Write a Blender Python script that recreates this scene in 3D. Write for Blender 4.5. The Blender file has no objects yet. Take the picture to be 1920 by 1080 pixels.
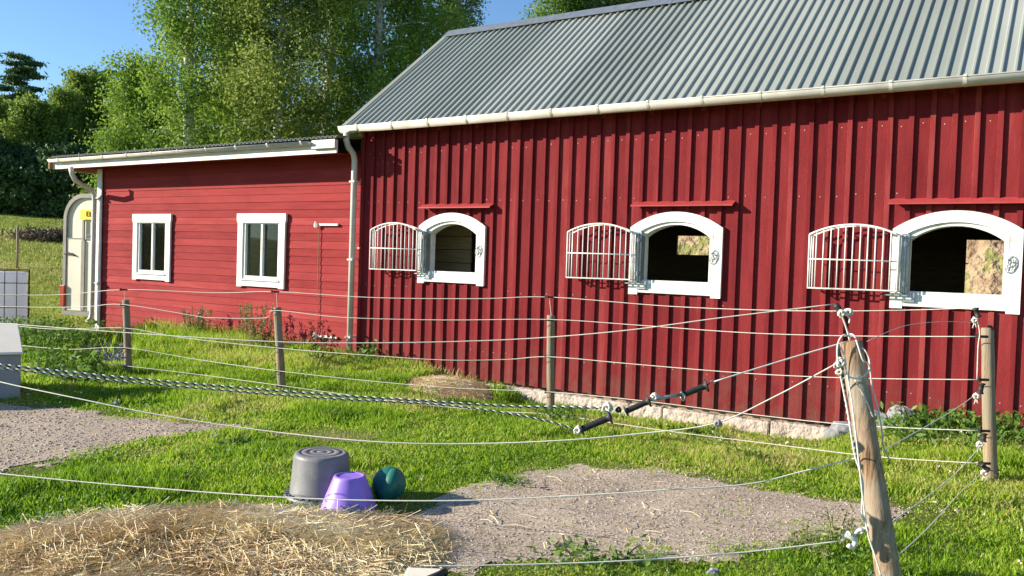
import bpy, math, random
import numpy as np
from mathutils import Vector, Matrix
random.seed(7); RNG = np.random.default_rng(7)
S = bpy.context.scene
COL = S.collection
# ------------------------------------------------------------------ camera
F_PX, YAW, PITCH, ROLL = 1600.0, 0.577826, 0.0301, 0.03338
CAM = Vector((0, 0, 1.5))
fw = Vector((-math.sin(YAW)*math.cos(PITCH), math.cos(YAW)*math.cos(PITCH), -math.sin(PITCH)))
rt = fw.cross(Vector((0, 0, 1))).normalized(); up = rt.cross(fw)
rt, up = math.cos(ROLL)*rt + math.sin(ROLL)*up, -math.sin(ROLL)*rt + math.cos(ROLL)*up
cd = bpy.data.cameras.new('camera'); cam = bpy.data.objects.new('camera', cd); COL.objects.link(cam)
M = Matrix((rt, up, -fw)).transposed().to_4x4(); M.translation = CAM
cam.matrix_world = M
cd.sensor_width = 36; cd.lens = F_PX/1920*36; cd.clip_end = 2000; cd.clip_start = .05
S.camera = cam
# ------------------------------------------------------------------ light
SUN_AZ = Vector((.83, .556)).normalized(); EL = math.radians(20)
sun_travel = Vector((SUN_AZ.x*math.cos(EL), SUN_AZ.y*math.cos(EL), -math.sin(EL)))
w = bpy.data.worlds.new("World"); S.world = w; w.use_nodes = True
nt = w.node_tree; nt.nodes.clear()
sky = nt.nodes.new('ShaderNodeTexSky'); sky.sky_type = 'NISHITA'; sky.sun_disc = False
sky.sun_elevation = EL; sky.sun_rotation = math.atan2(-SUN_AZ.x, -SUN_AZ.y)
sky.air_density = 1.0; sky.dust_density = 0.0; sky.ozone_density = 5.0
bg = nt.nodes.new('ShaderNodeBackground'); bg.inputs[1].default_value = 0.105
wo = nt.nodes.new('ShaderNodeOutputWorld')
nt.links.new(sky.outputs[0], bg.inputs[0]); nt.links.new(bg.outputs[0], wo.inputs[0])
sl = bpy.data.lights.new('sun', 'SUN'); sl.energy = 5.0; sl.angle = math.radians(.5); sl.color = (1, .90, .74)
so = bpy.data.objects.new('sun', sl); COL.objects.link(so)
so.rotation_euler = sun_travel.to_track_quat('-Z', 'Y').to_euler()
S.view_settings.view_transform = 'Standard'; S.view_settings.look = 'None'
S.view_settings.exposure = 0.97; S.view_settings.gamma = 1
S.render.engine = 'CYCLES'
# ------------------------------------------------------------------ pixel helpers (source photo 1920x1080)
def ray(x, y): return fw + (x-960)/F_PX*rt - (y-540)/F_PX*up
def atY(x, y, Y): d = ray(x, y); return CAM + d*(Y/d.y)
def atZ(x, y, Z): return CAM + ray(x, y)*Z
def gr(x, y, z=0.0): d = ray(x, y); p = CAM + d*((z-CAM.z)/d.z); return Vector((p.x, p.y, z))
def gx(x, Z): p = atZ(x, 463, Z); return p.x, p.y
# ------------------------------------------------------------------ materials
MATS = {}
def new_mat(name):
    m = bpy.data.materials.new(name); m.use_nodes = True
    n = m.node_tree; n.nodes.clear(); MATS[name] = m
    return m, n
def N(n, t, **k):
    o = n.nodes.new(t)
    for a, v in k.items():
        if a.startswith('_'): setattr(o, a[1:], v)
        else: o.inputs[a.replace('__', ' ')].default_value = v
    return o
def ramp(n, stops, fac):
    r = n.nodes.new('ShaderNodeValToRGB'); e = r.color_ramp.elements
    while len(e) > 1: e.remove(e[-1])
    e[0].position = stops[0][0]; e[0].color = (*stops[0][1], 1)
    for p, c in stops[1:]:
        q = e.new(p); q.color = (*c, 1)
    n.links.new(fac, r.inputs[0]); return r.outputs[0]
def noisemat(name, stops, scale=3, rough=.8, stretch=(1, 1, 1), bump=.0, bscale=40, metal=0, detail=6, spec=.3, coords='Object', attr=None, attrmix=.5, bdist=.02):
    m, n = new_mat(name)
    tc = N(n, 'ShaderNodeTexCoord'); mp = N(n, 'ShaderNodeMapping'); mp.inputs['Scale'].default_value = stretch
    n.links.new(tc.outputs[coords], mp.inputs[0])
    nz = N(n, 'ShaderNodeTexNoise', Scale=scale, Detail=detail, Roughness=.6); n.links.new(mp.outputs[0], nz.inputs['Vector'])
    fac = nz.outputs[0]
    if attr:
        at = N(n, 'ShaderNodeAttribute'); at.attribute_name = attr
        mx = N(n, 'ShaderNodeMix', _data_type='FLOAT'); mx.inputs[0].default_value = attrmix
        n.links.new(fac, mx.inputs[2]); n.links.new(at.outputs['Fac'], mx.inputs[3]); fac = mx.outputs[0]
    c = ramp(n, stops, fac)
    b = N(n, 'ShaderNodeBsdfPrincipled', Roughness=rough, Metallic=metal); b.inputs['Specular IOR Level'].default_value = spec
    n.links.new(c, b.inputs['Base Color'])
    if bump:
        n2 = N(n, 'ShaderNodeTexNoise', Scale=bscale, Detail=5); n.links.new(mp.outputs[0], n2.inputs['Vector'])
        bp = N(n, 'ShaderNodeBump', Strength=bump, Distance=bdist); n.links.new(n2.outputs[0], bp.inputs['Height']); n.links.new(bp.outputs[0], b.inputs['Normal'])
    o = N(n, 'ShaderNodeOutputMaterial'); n.links.new(b.outputs[0], o.inputs[0])
    return m
def leafmat(name, stops, trans=.35, rough=.6, attr='tint'):
    m, n = new_mat(name)
    at = N(n, 'ShaderNodeAttribute'); at.attribute_name = attr
    c = ramp(n, stops, at.outputs['Fac'])
    d = N(n, 'ShaderNodeBsdfPrincipled', Roughness=rough); d.inputs['Specular IOR Level'].default_value = .35
    t = N(n, 'ShaderNodeBsdfTranslucent'); mx = N(n, 'ShaderNodeMixShader'); mx.inputs[0].default_value = trans
    n.links.new(c, d.inputs['Base Color']); n.links.new(c, t.inputs[0])
    n.links.new(d.outputs[0], mx.inputs[1]); n.links.new(t.outputs[0], mx.inputs[2])
    o = N(n, 'ShaderNodeOutputMaterial'); n.links.new(mx.outputs[0], o.inputs[0]); return m
RED = noisemat('red_board_paint', [(.12, (.11, .011, .014)), (.40, (.195, .020, .024)), (.6, (.25, .030, .033)), (.8, (.34, .063, .06))], 2.2, .8, (5, 5, .6), .45, 60, spec=.12, attr='tint', attrmix=.3)
REDA = noisemat('red_siding_paint', [(.12, (.21, .022, .024)), (.42, (.31, .038, .040)), (.65, (.37, .050, .050)), (.9, (.46, .10, .095))], 2.4, .8, (.7, 1, 6), .4, 50, spec=.12, attr='tint', attrmix=.35)
REDH = noisemat('red_hood_paint', [(.3, (.34, .04, .042)), (.7, (.42, .06, .06))], 6, .5)
WHITE = noisemat('white_paint', [(.28, (.50, .47, .40)), (.40, (.70, .69, .65)), (.6, (.79, .79, .76))], 7, .5, bump=.1, bscale=30)
CREAM = noisemat('white_gutter_enamel', [(.2, (.46, .43, .37)), (.5, (.60, .57, .51)), (.7, (.72, .69, .63))], 3.5, .4, (1, 1, 1), spec=.5)
NAIL = noisemat('nail_heads', [(.3, (.35, .22, .20)), (.7, (.55, .45, .42))], 30, .5)
GALV = noisemat('galvanised_steel', [(.3, (.30, .33, .34)), (.7, (.45, .48, .49))], 12, .4, metal=.7)
def weather(m, z0, z1, dirt, amt=.8):
    n = m.node_tree; b = [q for q in n.nodes if q.type == 'BSDF_PRINCIPLED'][0]; src = b.inputs['Base Color'].links[0].from_socket
    tc = N(n, 'ShaderNodeTexCoord'); sp = N(n, 'ShaderNodeSeparateXYZ'); n.links.new(tc.outputs['Object'], sp.inputs[0])
    nz = N(n, 'ShaderNodeTexNoise', Scale=5.0, Detail=7, Roughness=.7); n.links.new(tc.outputs['Object'], nz.inputs['Vector'])
    mr = N(n, 'ShaderNodeMapRange'); mr.inputs['From Min'].default_value = z1; mr.inputs['From Max'].default_value = z0; n.links.new(sp.outputs['Z'], mr.inputs['Value'])
    mu = N(n, 'ShaderNodeMath', _operation='MULTIPLY'); n.links.new(mr.outputs[0], mu.inputs[0]); n.links.new(ramp(n, [(.4, (0, 0, 0)), (.6, (amt, amt, amt))], nz.outputs[0]), mu.inputs[1])
    mx = N(n, 'ShaderNodeMix', _data_type='RGBA'); n.links.new(mu.outputs[0], mx.inputs[0]); n.links.new(src, mx.inputs[6]); mx.inputs[7].default_value = (*dirt, 1)
    # sun-faded areas
    n2 = N(n, 'ShaderNodeTexNoise', Scale=.7, Detail=5, Roughness=.65); n.links.new(tc.outputs['Object'], n2.inputs['Vector'])
    m2 = N(n, 'ShaderNodeMix', _data_type='RGBA', _blend_type='MULTIPLY'); m2.inputs[0].default_value = 1
    n.links.new(mx.outputs[2], m2.inputs[6]); n.links.new(ramp(n, [(.3, (.78, .72, .74)), (.5, (1, 1, 1)), (.72, (1.0, 1.0, 1.0))], n2.outputs[0]), m2.inputs[7])
    n.links.new(m2.outputs[2], b.inputs['Base Color'])
weather(RED, -.05, .55, (.16, .075, .055)); weather(REDA, -.05, .45, (.22, .10, .075))
def roofmat():
    m = noisemat('corrugated_roof_steel', [(.15, (.24, .26, .225)), (.5, (.34, .365, .32)), (.85, (.46, .46, .415))], 1.6, .45, (1, .35, .35), metal=.1, spec=.5, attr='tint', attrmix=.5)
    return m
ROOF = roofmat()
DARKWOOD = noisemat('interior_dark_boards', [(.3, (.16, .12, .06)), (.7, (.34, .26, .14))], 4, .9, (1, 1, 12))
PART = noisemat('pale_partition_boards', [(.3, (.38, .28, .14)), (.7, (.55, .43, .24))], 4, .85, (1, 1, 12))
BROWN = noisemat('raw_timber', [(.3, (.22, .12, .06)), (.7, (.36, .22, .12))], 4, .8, (1, 1, 12))
def postmat(name, a, b_, c_, dk, gs):
    m, n = new_mat(name)
    tc = N(n, 'ShaderNodeTexCoord'); mp = N(n, 'ShaderNodeMapping'); mp.inputs['Scale'].default_value = (1, 1, .04)
    n.links.new(tc.outputs['Object'], mp.inputs[0])
    nz = N(n, 'ShaderNodeTexNoise', Scale=gs, Detail=9, Roughness=.72, Distortion=.9); n.links.new(mp.outputs[0], nz.inputs['Vector'])
    n2 = N(n, 'ShaderNodeTexNoise', Scale=2.5, Detail=3); n.links.new(tc.outputs['Object'], n2.inputs['Vector'])
    c1 = ramp(n, [(.38, dk), (.44, a), (.6, b_)], nz.outputs[0])
    mx = N(n, 'ShaderNodeMix', _data_type='RGBA'); mx.inputs[7].default_value = (*c_, 1)
    f = ramp(n, [(.42, (0, 0, 0)), (.56, (.8, .8, .8))], n2.outputs[0])
    n.links.new(f, mx.inputs[0]); n.links.new(c1, mx.inputs[6])
    b = N(n, 'ShaderNodeBsdfPrincipled', Roughness=.85); n.links.new(mx.outputs[2], b.inputs['Base Color'])
    bp = N(n, 'ShaderNodeBump', Strength=.8, Distance=.01); n.links.new(nz.outputs[0], bp.inputs['Height']); n.links.new(bp.outputs[0], b.inputs['Normal'])
    o = N(n, 'ShaderNodeOutputMaterial'); n.links.new(b.outputs[0], o.inputs[0]); return m
POST = postmat('weathered_round_wood', (.26, .15, .08), (.42, .28, .16), (.34, .29, .225), (.05, .03, .02), 34)
POST2 = postmat('fence_post_wood', (.24, .17, .10), (.36, .27, .17), (.26, .22, .16), (.10, .07, .04), 30)
ROPEW = noisemat('white_electric_rope', [(.3, (.62, .60, .52)), (.7, (.75, .73, .66))], 60, .6)
ROPEP = noisemat('pale_rope', [(.3, (.56, .54, .46)), (.7, (.72, .70, .62))], 60, .7)
ROPEG = noisemat('green_rope_strand', [(.3, (.01, .035, .022)), (.7, (.05, .10, .07))], 60, .7)
BLACK = noisemat('black_rubber', [(.3, (.018, .016, .016)), (.7, (.04, .034, .032))], 20, .55, spec=.4)
GREYP = noisemat('grey_tub_plastic', [(.3, (.14, .145, .15)), (.55, (.20, .20, .205)), (.72, (.30, .28, .25))], 6, .5, spec=.45, bump=.08, bscale=90)
PURP = noisemat('purple_bucket_plastic', [(.3, (.26, .15, .58)), (.55, (.33, .20, .72)), (.75, (.42, .30, .66))], 9, .42, spec=.5)
TEAL = noisemat('green_ball_rubber', [(.3, (.010, .12, .09)), (.7, (.02, .17, .13))], 7, .5, spec=.4)
STONE = noisemat('foundation_concrete', [(.25, (.34, .26, .21)), (.5, (.52, .43, .36)), (.75, (.62, .54, .47))], 3.5, .95, bump=1.0, bscale=9, bdist=.07)
GSTONE = noisemat('grey_stone', [(.25, (.16, .16, .17)), (.75, (.42, .42, .44))], 7, .9, bump=.5, bscale=25)
TRAIL = noisemat('cream_trailer_paint', [(.3, (.62, .58, .46)), (.7, (.70, .66, .54))], 2, .45, spec=.5)
TRIM = noisemat('grey_trailer_trim', [(.3, (.20, .19, .17)), (.7, (.30, .28, .26))], 5, .5)
YELL = noisemat('yellow_sign', [(.3, (.85, .66, .03)), (.7, (.9, .74, .05))], 5, .5)
REDL = noisemat('red_tail_light', [(.3, (.35, .05, .03)), (.7, (.42, .08, .04))], 5, .3)

GBOX = noisemat('grey_white_box_plastic', [(.3, (.80, .73, .58)), (.7, (.88, .82, .68))], 3, .6)
DBOX = noisemat('grey_box_panel', [(.3, (.28, .26, .25)), (.7, (.36, .34, .32))], 3, .7)
BARK = noisemat('birch_bark', [(.30, (.05, .05, .045)), (.42, (.50, .48, .42)), (.7, (.68, .66, .60))], 3, .8, (1.2, 1.2, 3), bump=.3)
PBARK = noisemat('pine_bark', [(.3, (.10, .055, .035)), (.7, (.28, .15, .085))], 3, .9, (2, 2, 1), bump=.5)
BIRCH = leafmat('birch_leaves', [(0, (.09, .17, .025)), (.5, (.19, .32, .04)), (1, (.36, .47, .075))], .48)
BIRCHD = leafmat('olive_birch_leaves', [(0, (.10, .15, .03)), (.5, (.20, .28, .045)), (1, (.36, .42, .10))], .48)
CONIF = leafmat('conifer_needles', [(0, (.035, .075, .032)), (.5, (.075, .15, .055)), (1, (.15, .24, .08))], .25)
DECID = leafmat('forest_leaves', [(0, (.09, .15, .025)), (.5, (.19, .29, .04)), (1, (.33, .42, .075))], .45)
GRASS = leafmat('grass_blades', [(0, (.06, .13, .010)), (.35, (.17, .32, .014)), (.62, (.30, .48, .025)), (.8, (.44, .52, .07)), (1, (.64, .56, .26))], .5, .5)
MEADG = leafmat('meadow_grass_blades', [(0, (.17, .25, .03)), (.5, (.30, .35, .06)), (1, (.46, .42, .14))], .25)
TANK = leafmat('translucent_tank_plastic', [(0, (.80, .81, .86)), (1, (.86, .87, .90))], .6)
BRUSH = leafmat('dead_brushwood', [(0, (.06, .045, .03)), (1, (.22, .17, .11))], .1)
HAY = leafmat('dry_hay_stems', [(0, (.30, .17, .08)), (.3, (.58, .41, .21)), (.65, (.80, .66, .38)), (1, (.90, .82, .58))], .15, .55)
WEED = leafmat('weed_leaves', [(0, (.06, .13, .02)), (.5, (.13, .25, .035)), (1, (.25, .38, .07))], .42)
DOCK = leafmat('dock_seedheads', [(0, (.10, .02, .015)), (1, (.22, .06, .03))], .1)
STRAWG = leafmat('seeding_grass', [(0, (.14, .18, .05)), (1, (.42, .38, .18))], .3)
FLOW = leafmat('clover_flowers', [(0, (.75, .75, .65)), (1, (.8, .75, .4))], .2)
def glassmat():
    m, n = new_mat('window_glass')
    fr = N(n, 'ShaderNodeFresnel', IOR=1.25); tr = N(n, 'ShaderNodeBsdfTransparent'); gl = N(n, 'ShaderNodeBsdfGlossy', Roughness=.02)
    tr.inputs[0].default_value = (.75, .8, .78, 1)
    mx = N(n, 'ShaderNodeMixShader'); n.links.new(fr.outputs[0], mx.inputs[0]); n.links.new(tr.outputs[0], mx.inputs[1]); n.links.new(gl.outputs[0], mx.inputs[2])
    o = N(n, 'ShaderNodeOutputMaterial'); n.links.new(mx.outputs[0], o.inputs[0]); return m
GLASS = glassmat()
# ------------------------------------------------------------------ mesh builder
class MB:
    def __init__(s): s.v = []; s.f = []; s.mi = []; s.t = []
    def add(s, vs, fs, mi=0, t=.5):
        b = len(s.v); s.v += [tuple(v) for v in vs]; s.t += [t]*len(vs)
        s.f += [tuple(b+i for i in f) for f in fs]; s.mi += [mi]*len(fs)
    def box(s, x0, x1, y0, y1, z0, z1, mi=0, t=.5, rot=None, org=None):
        vs = [Vector((x, y, z)) for z in (z0, z1) for x, y in ((x0, y0), (x1, y0), (x1, y1), (x0, y1))]
        if rot is not None:
            vs = [rot @ v for v in vs]
        if org is not None: vs = [v+org for v in vs]
        s.add(vs, [(3, 2, 1, 0), (4, 5, 6, 7), (0, 1, 5, 4), (1, 2, 6, 5), (2, 3, 7, 6), (3, 0, 4, 7)], mi, t)
    def tube(s, pts, r, n=6, mi=0, caps=True, t=.5):
        pts = [Vector(p) for p in pts]; k = len(pts)
        rs = r if isinstance(r, (list, tuple)) else [r]*k
        vs = []; pn = None
        for i, p in enumerate(pts):
            d = (pts[min(i+1, k-1)] - pts[max(i-1, 0)])
            if d.length < 1e-9: d = Vector((0, 0, 1))
            d.normalize()
            if pn is None:
                a = Vector((0, 0, 1)) if abs(d.z) < .9 else Vector((1, 0, 0)); pn = (a - d*a.dot(d)).normalized()
            else:
                pn = pn - d*pn.dot(d)
                if pn.length < 1e-6: pn = d.orthogonal()
                pn.normalize()
            b = d.cross(pn)
            for j in range(n):
                a = 2*math.pi*j/n; vs.append(p + (pn*math.cos(a)+b*math.sin(a))*rs[i])
        fs = [(i*n+j, i*n+(j+1) % n, (i+1)*n+(j+1) % n, (i+1)*n+j) for i in range(k-1) for j in range(n)]
        if caps: fs += [tuple(range(n))[::-1], tuple((k-1)*n+j for j in range(n))]
        s.add(vs, fs, mi, t)
    def lathe(s, prof, n=32, mi=0, org=(0, 0, 0), sx=1, sy=1, rz=0):
        o = Vector(org); vs = []; k = len(prof)
        for r, z in prof:
            for j in range(n):
                a = 2*math.pi*j/n; x, y = r*math.cos(a)*sx, r*math.sin(a)*sy
                vs.append(o+Vector((x*math.cos(rz)-y*math.sin(rz), x*math.sin(rz)+y*math.cos(rz), z)))
        fs = [(i*n+j, i*n+(j+1) % n, (i+1)*n+(j+1) % n, (i+1)*n+j) for i in range(k-1) for j in range(n)]
        s.add(vs, fs, mi)
    def build(s, name, mats, parent=None, smooth=False, loc=None, bevel=0, tint=False):
        me = bpy.data.meshes.new(name)
        vs = s.v
        if loc is not None: L = Vector(loc); vs = [tuple(Vector(v)-L) for v in vs]
        me.from_pydata(vs, [], s.f)
        if not isinstance(mats, (list, tuple)): mats = [mats]
        for m in mats: me.materials.append(m)
        me.polygons.foreach_set('material_index', s.mi)
        if smooth: me.polygons.foreach_set('use_smooth', [True]*len(s.f))
        if tint:
            a = me.attributes.new('tint', 'FLOAT', 'POINT'); a.data.foreach_set('value', s.t)
        me.update()
        o = bpy.data.objects.new(name, me); COL.objects.link(o)
        if loc is not None: o.location = loc
        if parent is not None:
            o.parent = parent
            o.matrix_parent_inverse = Matrix.Identity(4)
            o.location = Vector(loc or (0, 0, 0)) - PLOC(parent)
        if smooth == 'auto' or bevel:
            if bevel:
                b = o.modifiers.new('bevel', 'BEVEL'); b.width = bevel; b.segments = 2; b.limit_method = 'ANGLE'
        return o
def PLOC(p):
    v = Vector((0, 0, 0))
    while p is not None: v += Vector(p.location); p = p.parent
    return v
def tag(o, label=None, cat=None, group=None, kind=None):
    if label: o['label'] = label
    if cat: o['category'] = cat
    if group: o['group'] = group
    if kind: o['kind'] = kind
    return o
def empty(name, loc, label, cat, group=None):
    o = bpy.data.objects.new(name, None); COL.objects.link(o); o.location = loc; o.empty_display_size = .1
    return tag(o, label, cat, group)
def npmesh(name, verts, faces, mat, parent=None, attrs=None, smooth=False):
    me = bpy.data.meshes.new(name); nv = len(verts); nf, k = faces.shape
    me.vertices.add(nv); me.vertices.foreach_set('co', np.ascontiguousarray(verts, dtype=np.float32).ravel())
    me.loops.add(nf*k); me.loops.foreach_set('vertex_index', np.ascontiguousarray(faces, dtype=np.int32).ravel())
    me.polygons.add(nf); me.polygons.foreach_set('loop_start', np.arange(0, nf*k, k, dtype=np.int32))
    me.polygons.foreach_set('loop_total', np.full(nf, k, dtype=np.int32))
    if smooth: me.polygons.foreach_set('use_smooth', np.ones(nf, dtype=bool))
    for an, av in (attrs or {}).items():
        a = me.attributes.new(an, 'FLOAT', 'POINT'); a.data.foreach_set('value', np.ascontiguousarray(av, dtype=np.float32))
    me.update(); me.validate()
    me.materials.append(mat)
    o = bpy.data.objects.new(name, me); COL.objects.link(o)
    if parent is not None: o.parent = parent
    return o
# smooth value noise
_G = RNG.random((256, 256))
def vnoise(x, y, s):
    x = np.asarray(x)*s; y = np.asarray(y)*s
    xi = np.floor(x).astype(int); yi = np.floor(y).astype(int); fx = x-xi; fy = y-yi
    fx = fx*fx*(3-2*fx); fy = fy*fy*(3-2*fy); g = _G
    a = g[xi % 256, yi % 256]; b = g[(xi+1) % 256, yi % 256]; c = g[xi % 256, (yi+1) % 256]; d = g[(xi+1) % 256, (yi+1) % 256]
    return (a*(1-fx)+b*fx)*(1-fy)+(c*(1-fx)+d*fx)*fy
def sstep(a, b, x): t = np.clip((x-a)/(b-a), 0, 1); return t*t*(3-2*t)
# ------------------------------------------------------------------ ground regions (plan polygons)
def poly(px): return np.array([gr(*p)[:2] for p in px])
GRAV1 = poly([(-400, 742), (-60, 752), (40, 764), (130, 768), (230, 785), (345, 797), (470, 795), (490, 801), (380, 812), (270, 828), (170, 850), (90, 874), (0, 884), (-200, 900), (-500, 920)])
GRAV2 = poly([(800, 950), (850, 925), (930, 905), (975, 884), (1080, 877), (1180, 884), (1260, 886), (1350, 902), (1440, 920), (1560, 938), (1690, 952), (1700, 972), (1600, 988), (1500, 1005), (1440, 1032), (1330, 1046), (1200, 1048), (1080, 1040), (960, 1048), (880, 1070), (780, 1078), (760, 1020), (745, 985)])
GRAV3 = poly([(520, 812), (620, 800), (720, 812), (700, 828), (600, 836), (530, 826)])
HAYP = poly([(-150, 1045), (0, 1010), (100, 992), (250, 970), (420, 962), (540, 970), (640, 982), (760, 984), (800, 1000), (800, 1040), (760, 1075), (700, 1110), (500, 1200), (200, 1250), (-300, 1250)])
PEBB = poly([(130, 640), (185, 632), (240, 640), (262, 650), (240, 678), (200, 688), (150, 672)])
HEAP = poly([(775, 712), (830, 703), (915, 712), (925, 725), (880, 738), (800, 740), (765, 730)])
def sdist(P, x, y):
    """signed distance to polygon, positive inside"""
    x = np.asarray(x, float); y = np.asarray(y, float); d = np.full(x.shape, 1e9); ins = np.zeros(x.shape, bool)
    n = len(P)
    for i in range(n):
        ax, ay = P[i]; bx, by = P[(i+1) % n]; ex, ey = bx-ax, by-ay
        t = np.clip(((x-ax)*ex+(y-ay)*ey)/(ex*ex+ey*ey+1e-12), 0, 1)
        d = np.minimum(d, np.hypot(x-ax-t*ex, y-ay-t*ey))
        c = ((ay > y) != (by > y)) & (x < ex*(y-ay)/(ey if ey != 0 else 1e-12)+ax); ins ^= c
    return np.where(ins, d, -d)
def terr(x, y):
    x = np.asarray(x, float); y = np.asarray(y, float)
    s = np.maximum(0, -x*.83+y*.556-15.5)
    z = .080*s*sstep(0, 12, s) * (1-sstep(150, 400, s)*.5)
    z = z + .03*(vnoise(x+40, y+7, .8)-.5)*sstep(2, 6, y) + .015*(vnoise(x, y, 3.1)-.5)
    near = sstep(6.4, 8.9, y)*(1-sstep(13, 15, y))
    z = z - .25*near*sstep(-6.6, -5.2, x)*(1-sstep(-2.2, -1.2, x))
    z = z + .10*near*sstep(-1.4, -.3, x)
    z = z - .17*(1-sstep(-14.4, -12.2, x))*sstep(6.5, 8.6, y)*(1-sstep(11, 14, y))
    z = z + .0*sstep(6.8, 8.2, y)*sstep(-13, -11.5, x)*(1-sstep(-8.4, -7, x))*(1-sstep(9, 9.5, y))
    return z
def terrf(x, y): return float(terr(np.array([x]), np.array([y]))[0])
def axis(lo, hi, st, far, g=1.18):
    a = list(np.arange(lo, hi+1e-6, st)); d = st
    while a[-1] < far[1]: d *= g; a.append(a[-1]+d)
    d = st
    while a[0] > far[0]: d *= g; a.insert(0, a[0]-d)
    return np.array(a)
xs = axis(-18, 3, .09, (-700, 600)); ys = axis(1, 13, .09, (-250, 800))
X, Y = np.meshgrid(xs, ys); Z = terr(X, Y)
nx, ny = len(xs), len(ys)
idx = np.arange(nx*ny).reshape(ny, nx)
F = np.stack([idx[:-1, :-1], idx[:-1, 1:], idx[1:, 1:], idx[1:, :-1]], -1).reshape(-1, 4)
def groundmat():
    m, n = new_mat('meadow_soil_and_turf')
    tc = N(n, 'ShaderNodeTexCoord')
    n1 = N(n, 'ShaderNodeTexNoise', Scale=1.3, Detail=8, Roughness=.65); n.links.new(tc.outputs['Object'], n1.inputs['Vector'])
    n2 = N(n, 'ShaderNodeTexNoise', Scale=.12, Detail=4); n.links.new(tc.outputs['Object'], n2.inputs['Vector'])
    n3 = N(n, 'ShaderNodeTexNoise', Scale=45, Detail=4); n.links.new(tc.outputs['Object'], n3.inputs['Vector'])
    c1 = ramp(n, [(.3, (.08, .12, .018)), (.5, (.15, .20, .03)), (.7, (.27, .24, .10))], n1.outputs[0])
    c2 = ramp(n, [(.38, (.20, .27, .035)), (.5, (.30, .34, .06)), (.62, (.40, .36, .12))], n2.outputs[0])
    at = N(n, 'ShaderNodeAttribute'); at.attribute_name = 'far'
    mx = N(n, 'ShaderNodeMix', _data_type='RGBA'); n.links.new(at.outputs['Fac'], mx.inputs[0]); n.links.new(c1, mx.inputs[6]); n.links.new(c2, mx.inputs[7])
    b = N(n, 'ShaderNodeBsdfPrincipled', Roughness=.95); b.inputs['Specular IOR Level'].default_value = .1
    n.links.new(mx.outputs[2], b.inputs['Base Color'])
    bp = N(n, 'ShaderNodeBump', Strength=.7, Distance=.05); n.links.new(n3.outputs[0], bp.inputs['Height']); n.links.new(bp.outputs[0], b.inputs['Normal'])
    o = N(n, 'ShaderNodeOutputMaterial'); n.links.new(b.outputs[0], o.inputs[0]); return m
far = sstep(16, 20, -X*.83+Y*.556)
tag(npmesh('ground', np.stack([X, Y, Z], -1).reshape(-1, 3), F, groundmat(), attrs={'far': far.ravel()}, smooth=True), kind='structure')
def gravelmat(name, cols, sc):
    m, n = new_mat(name)
    tc = N(n, 'ShaderNodeTexCoord')
    v = N(n, 'ShaderNodeTexVoronoi', Scale=sc); n.links.new(tc.outputs['Object'], v.inputs['Vector'])
    nz = N(n, 'ShaderNodeTexNoise', Scale=sc*.5, Detail=6, Roughness=.75); n.links.new(tc.outputs['Object'], nz.inputs['Vector'])
    n2 = N(n, 'ShaderNodeTexNoise', Scale=1.5, Detail=5); n.links.new(tc.outputs['Object'], n2.inputs['Vector'])
    a = N(n, 'ShaderNodeMix', _data_type='FLOAT'); a.inputs[0].default_value = .45; n.links.new(nz.outputs[0], a.inputs[2]); n.links.new(v.outputs['Color'], a.inputs[3])
    a2 = N(n, 'ShaderNodeMix', _data_type='FLOAT'); a2.inputs[0].default_value = .25; n.links.new(a.outputs[0], a2.inputs[2]); n.links.new(n2.outputs[0], a2.inputs[3])
    c = ramp(n, cols, a2.outputs[0])
    b = N(n, 'ShaderNodeBsdfPrincipled', Roughness=.95); b.inputs['Specular IOR Level'].default_value = .15; n.links.new(c, b.inputs['Base Color'])
    bp = N(n, 'ShaderNodeBump', Strength=1, Distance=.012); n.links.new(a.outputs[0], bp.inputs['Height']); n.links.new(bp.outputs[0], b.inputs['Normal'])
    o = N(n, 'ShaderNodeOutputMaterial'); n.links.new(b.outputs[0], o.inputs[0]); return m
GRV = gravelmat('pinkish_gravel', [(.30, (.17, .125, .09)), (.42, (.39, .31, .225)), (.54, (.53, .43, .32)), (.70, (.71, .60, .46))], 75)
HAYB = gravelmat('trodden_hay', [(.3, (.34, .25, .14)), (.5, (.58, .46, .28)), (.7, (.74, .62, .40))], 30)
def hayz(x, y):
    return np.clip(sdist(HAYP, x, y), 0, .5)*.02 + .05*sstep(0, .3, sdist(HAYP, x, y))*(vnoise(x, y, 2.6)*.35+vnoise(x, y+4, 7)*.35-.2)
def sheet(name, P, mat, dz, jit, step=.04, zf=None):
    x0, y0 = P.min(0)-.3; x1, y1 = P.max(0)+.3
    x0 = max(x0, -14); y0 = max(y0, .6)
    gx_, gy_ = np.arange(x0, x1, step), np.arange(y0, y1, step)
    X, Y = np.meshgrid(gx_, gy_); d = sdist(P, X, Y) + jit*(vnoise(X, Y, 4)+.6*vnoise(X+9, Y, 11)-.8)
    Z = terr(X, Y)+dz*np.clip((d+.05)/.05, -3, 1)
    if zf is not None: Z = Z+zf(X, Y)
    nx = len(gx_); ii = np.arange(X.size).reshape(X.shape)
    k = (d[:-1, :-1] > -.04) & (d[1:, 1:] > -.04)
    F = np.stack([ii[:-1, :-1], ii[:-1, 1:], ii[1:, 1:], ii[1:, :-1]], -1)[k]
    used, inv = np.unique(F, return_inverse=True)
    V = np.stack([X, Y, Z], -1).reshape(-1, 3)[used]
    return npmesh(name, V, inv.reshape(F.shape), mat, smooth=True)
tag(sheet('gravel_path', GRAV1, GRV, .006, .30), kind='structure')
tag(sheet('gravel_patch', GRAV2, GRV, .006, .16), kind='structure')
tag(sheet('hay_bed', HAYP, HAYB, .008, .12, zf=hayz), kind='structure')

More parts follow.
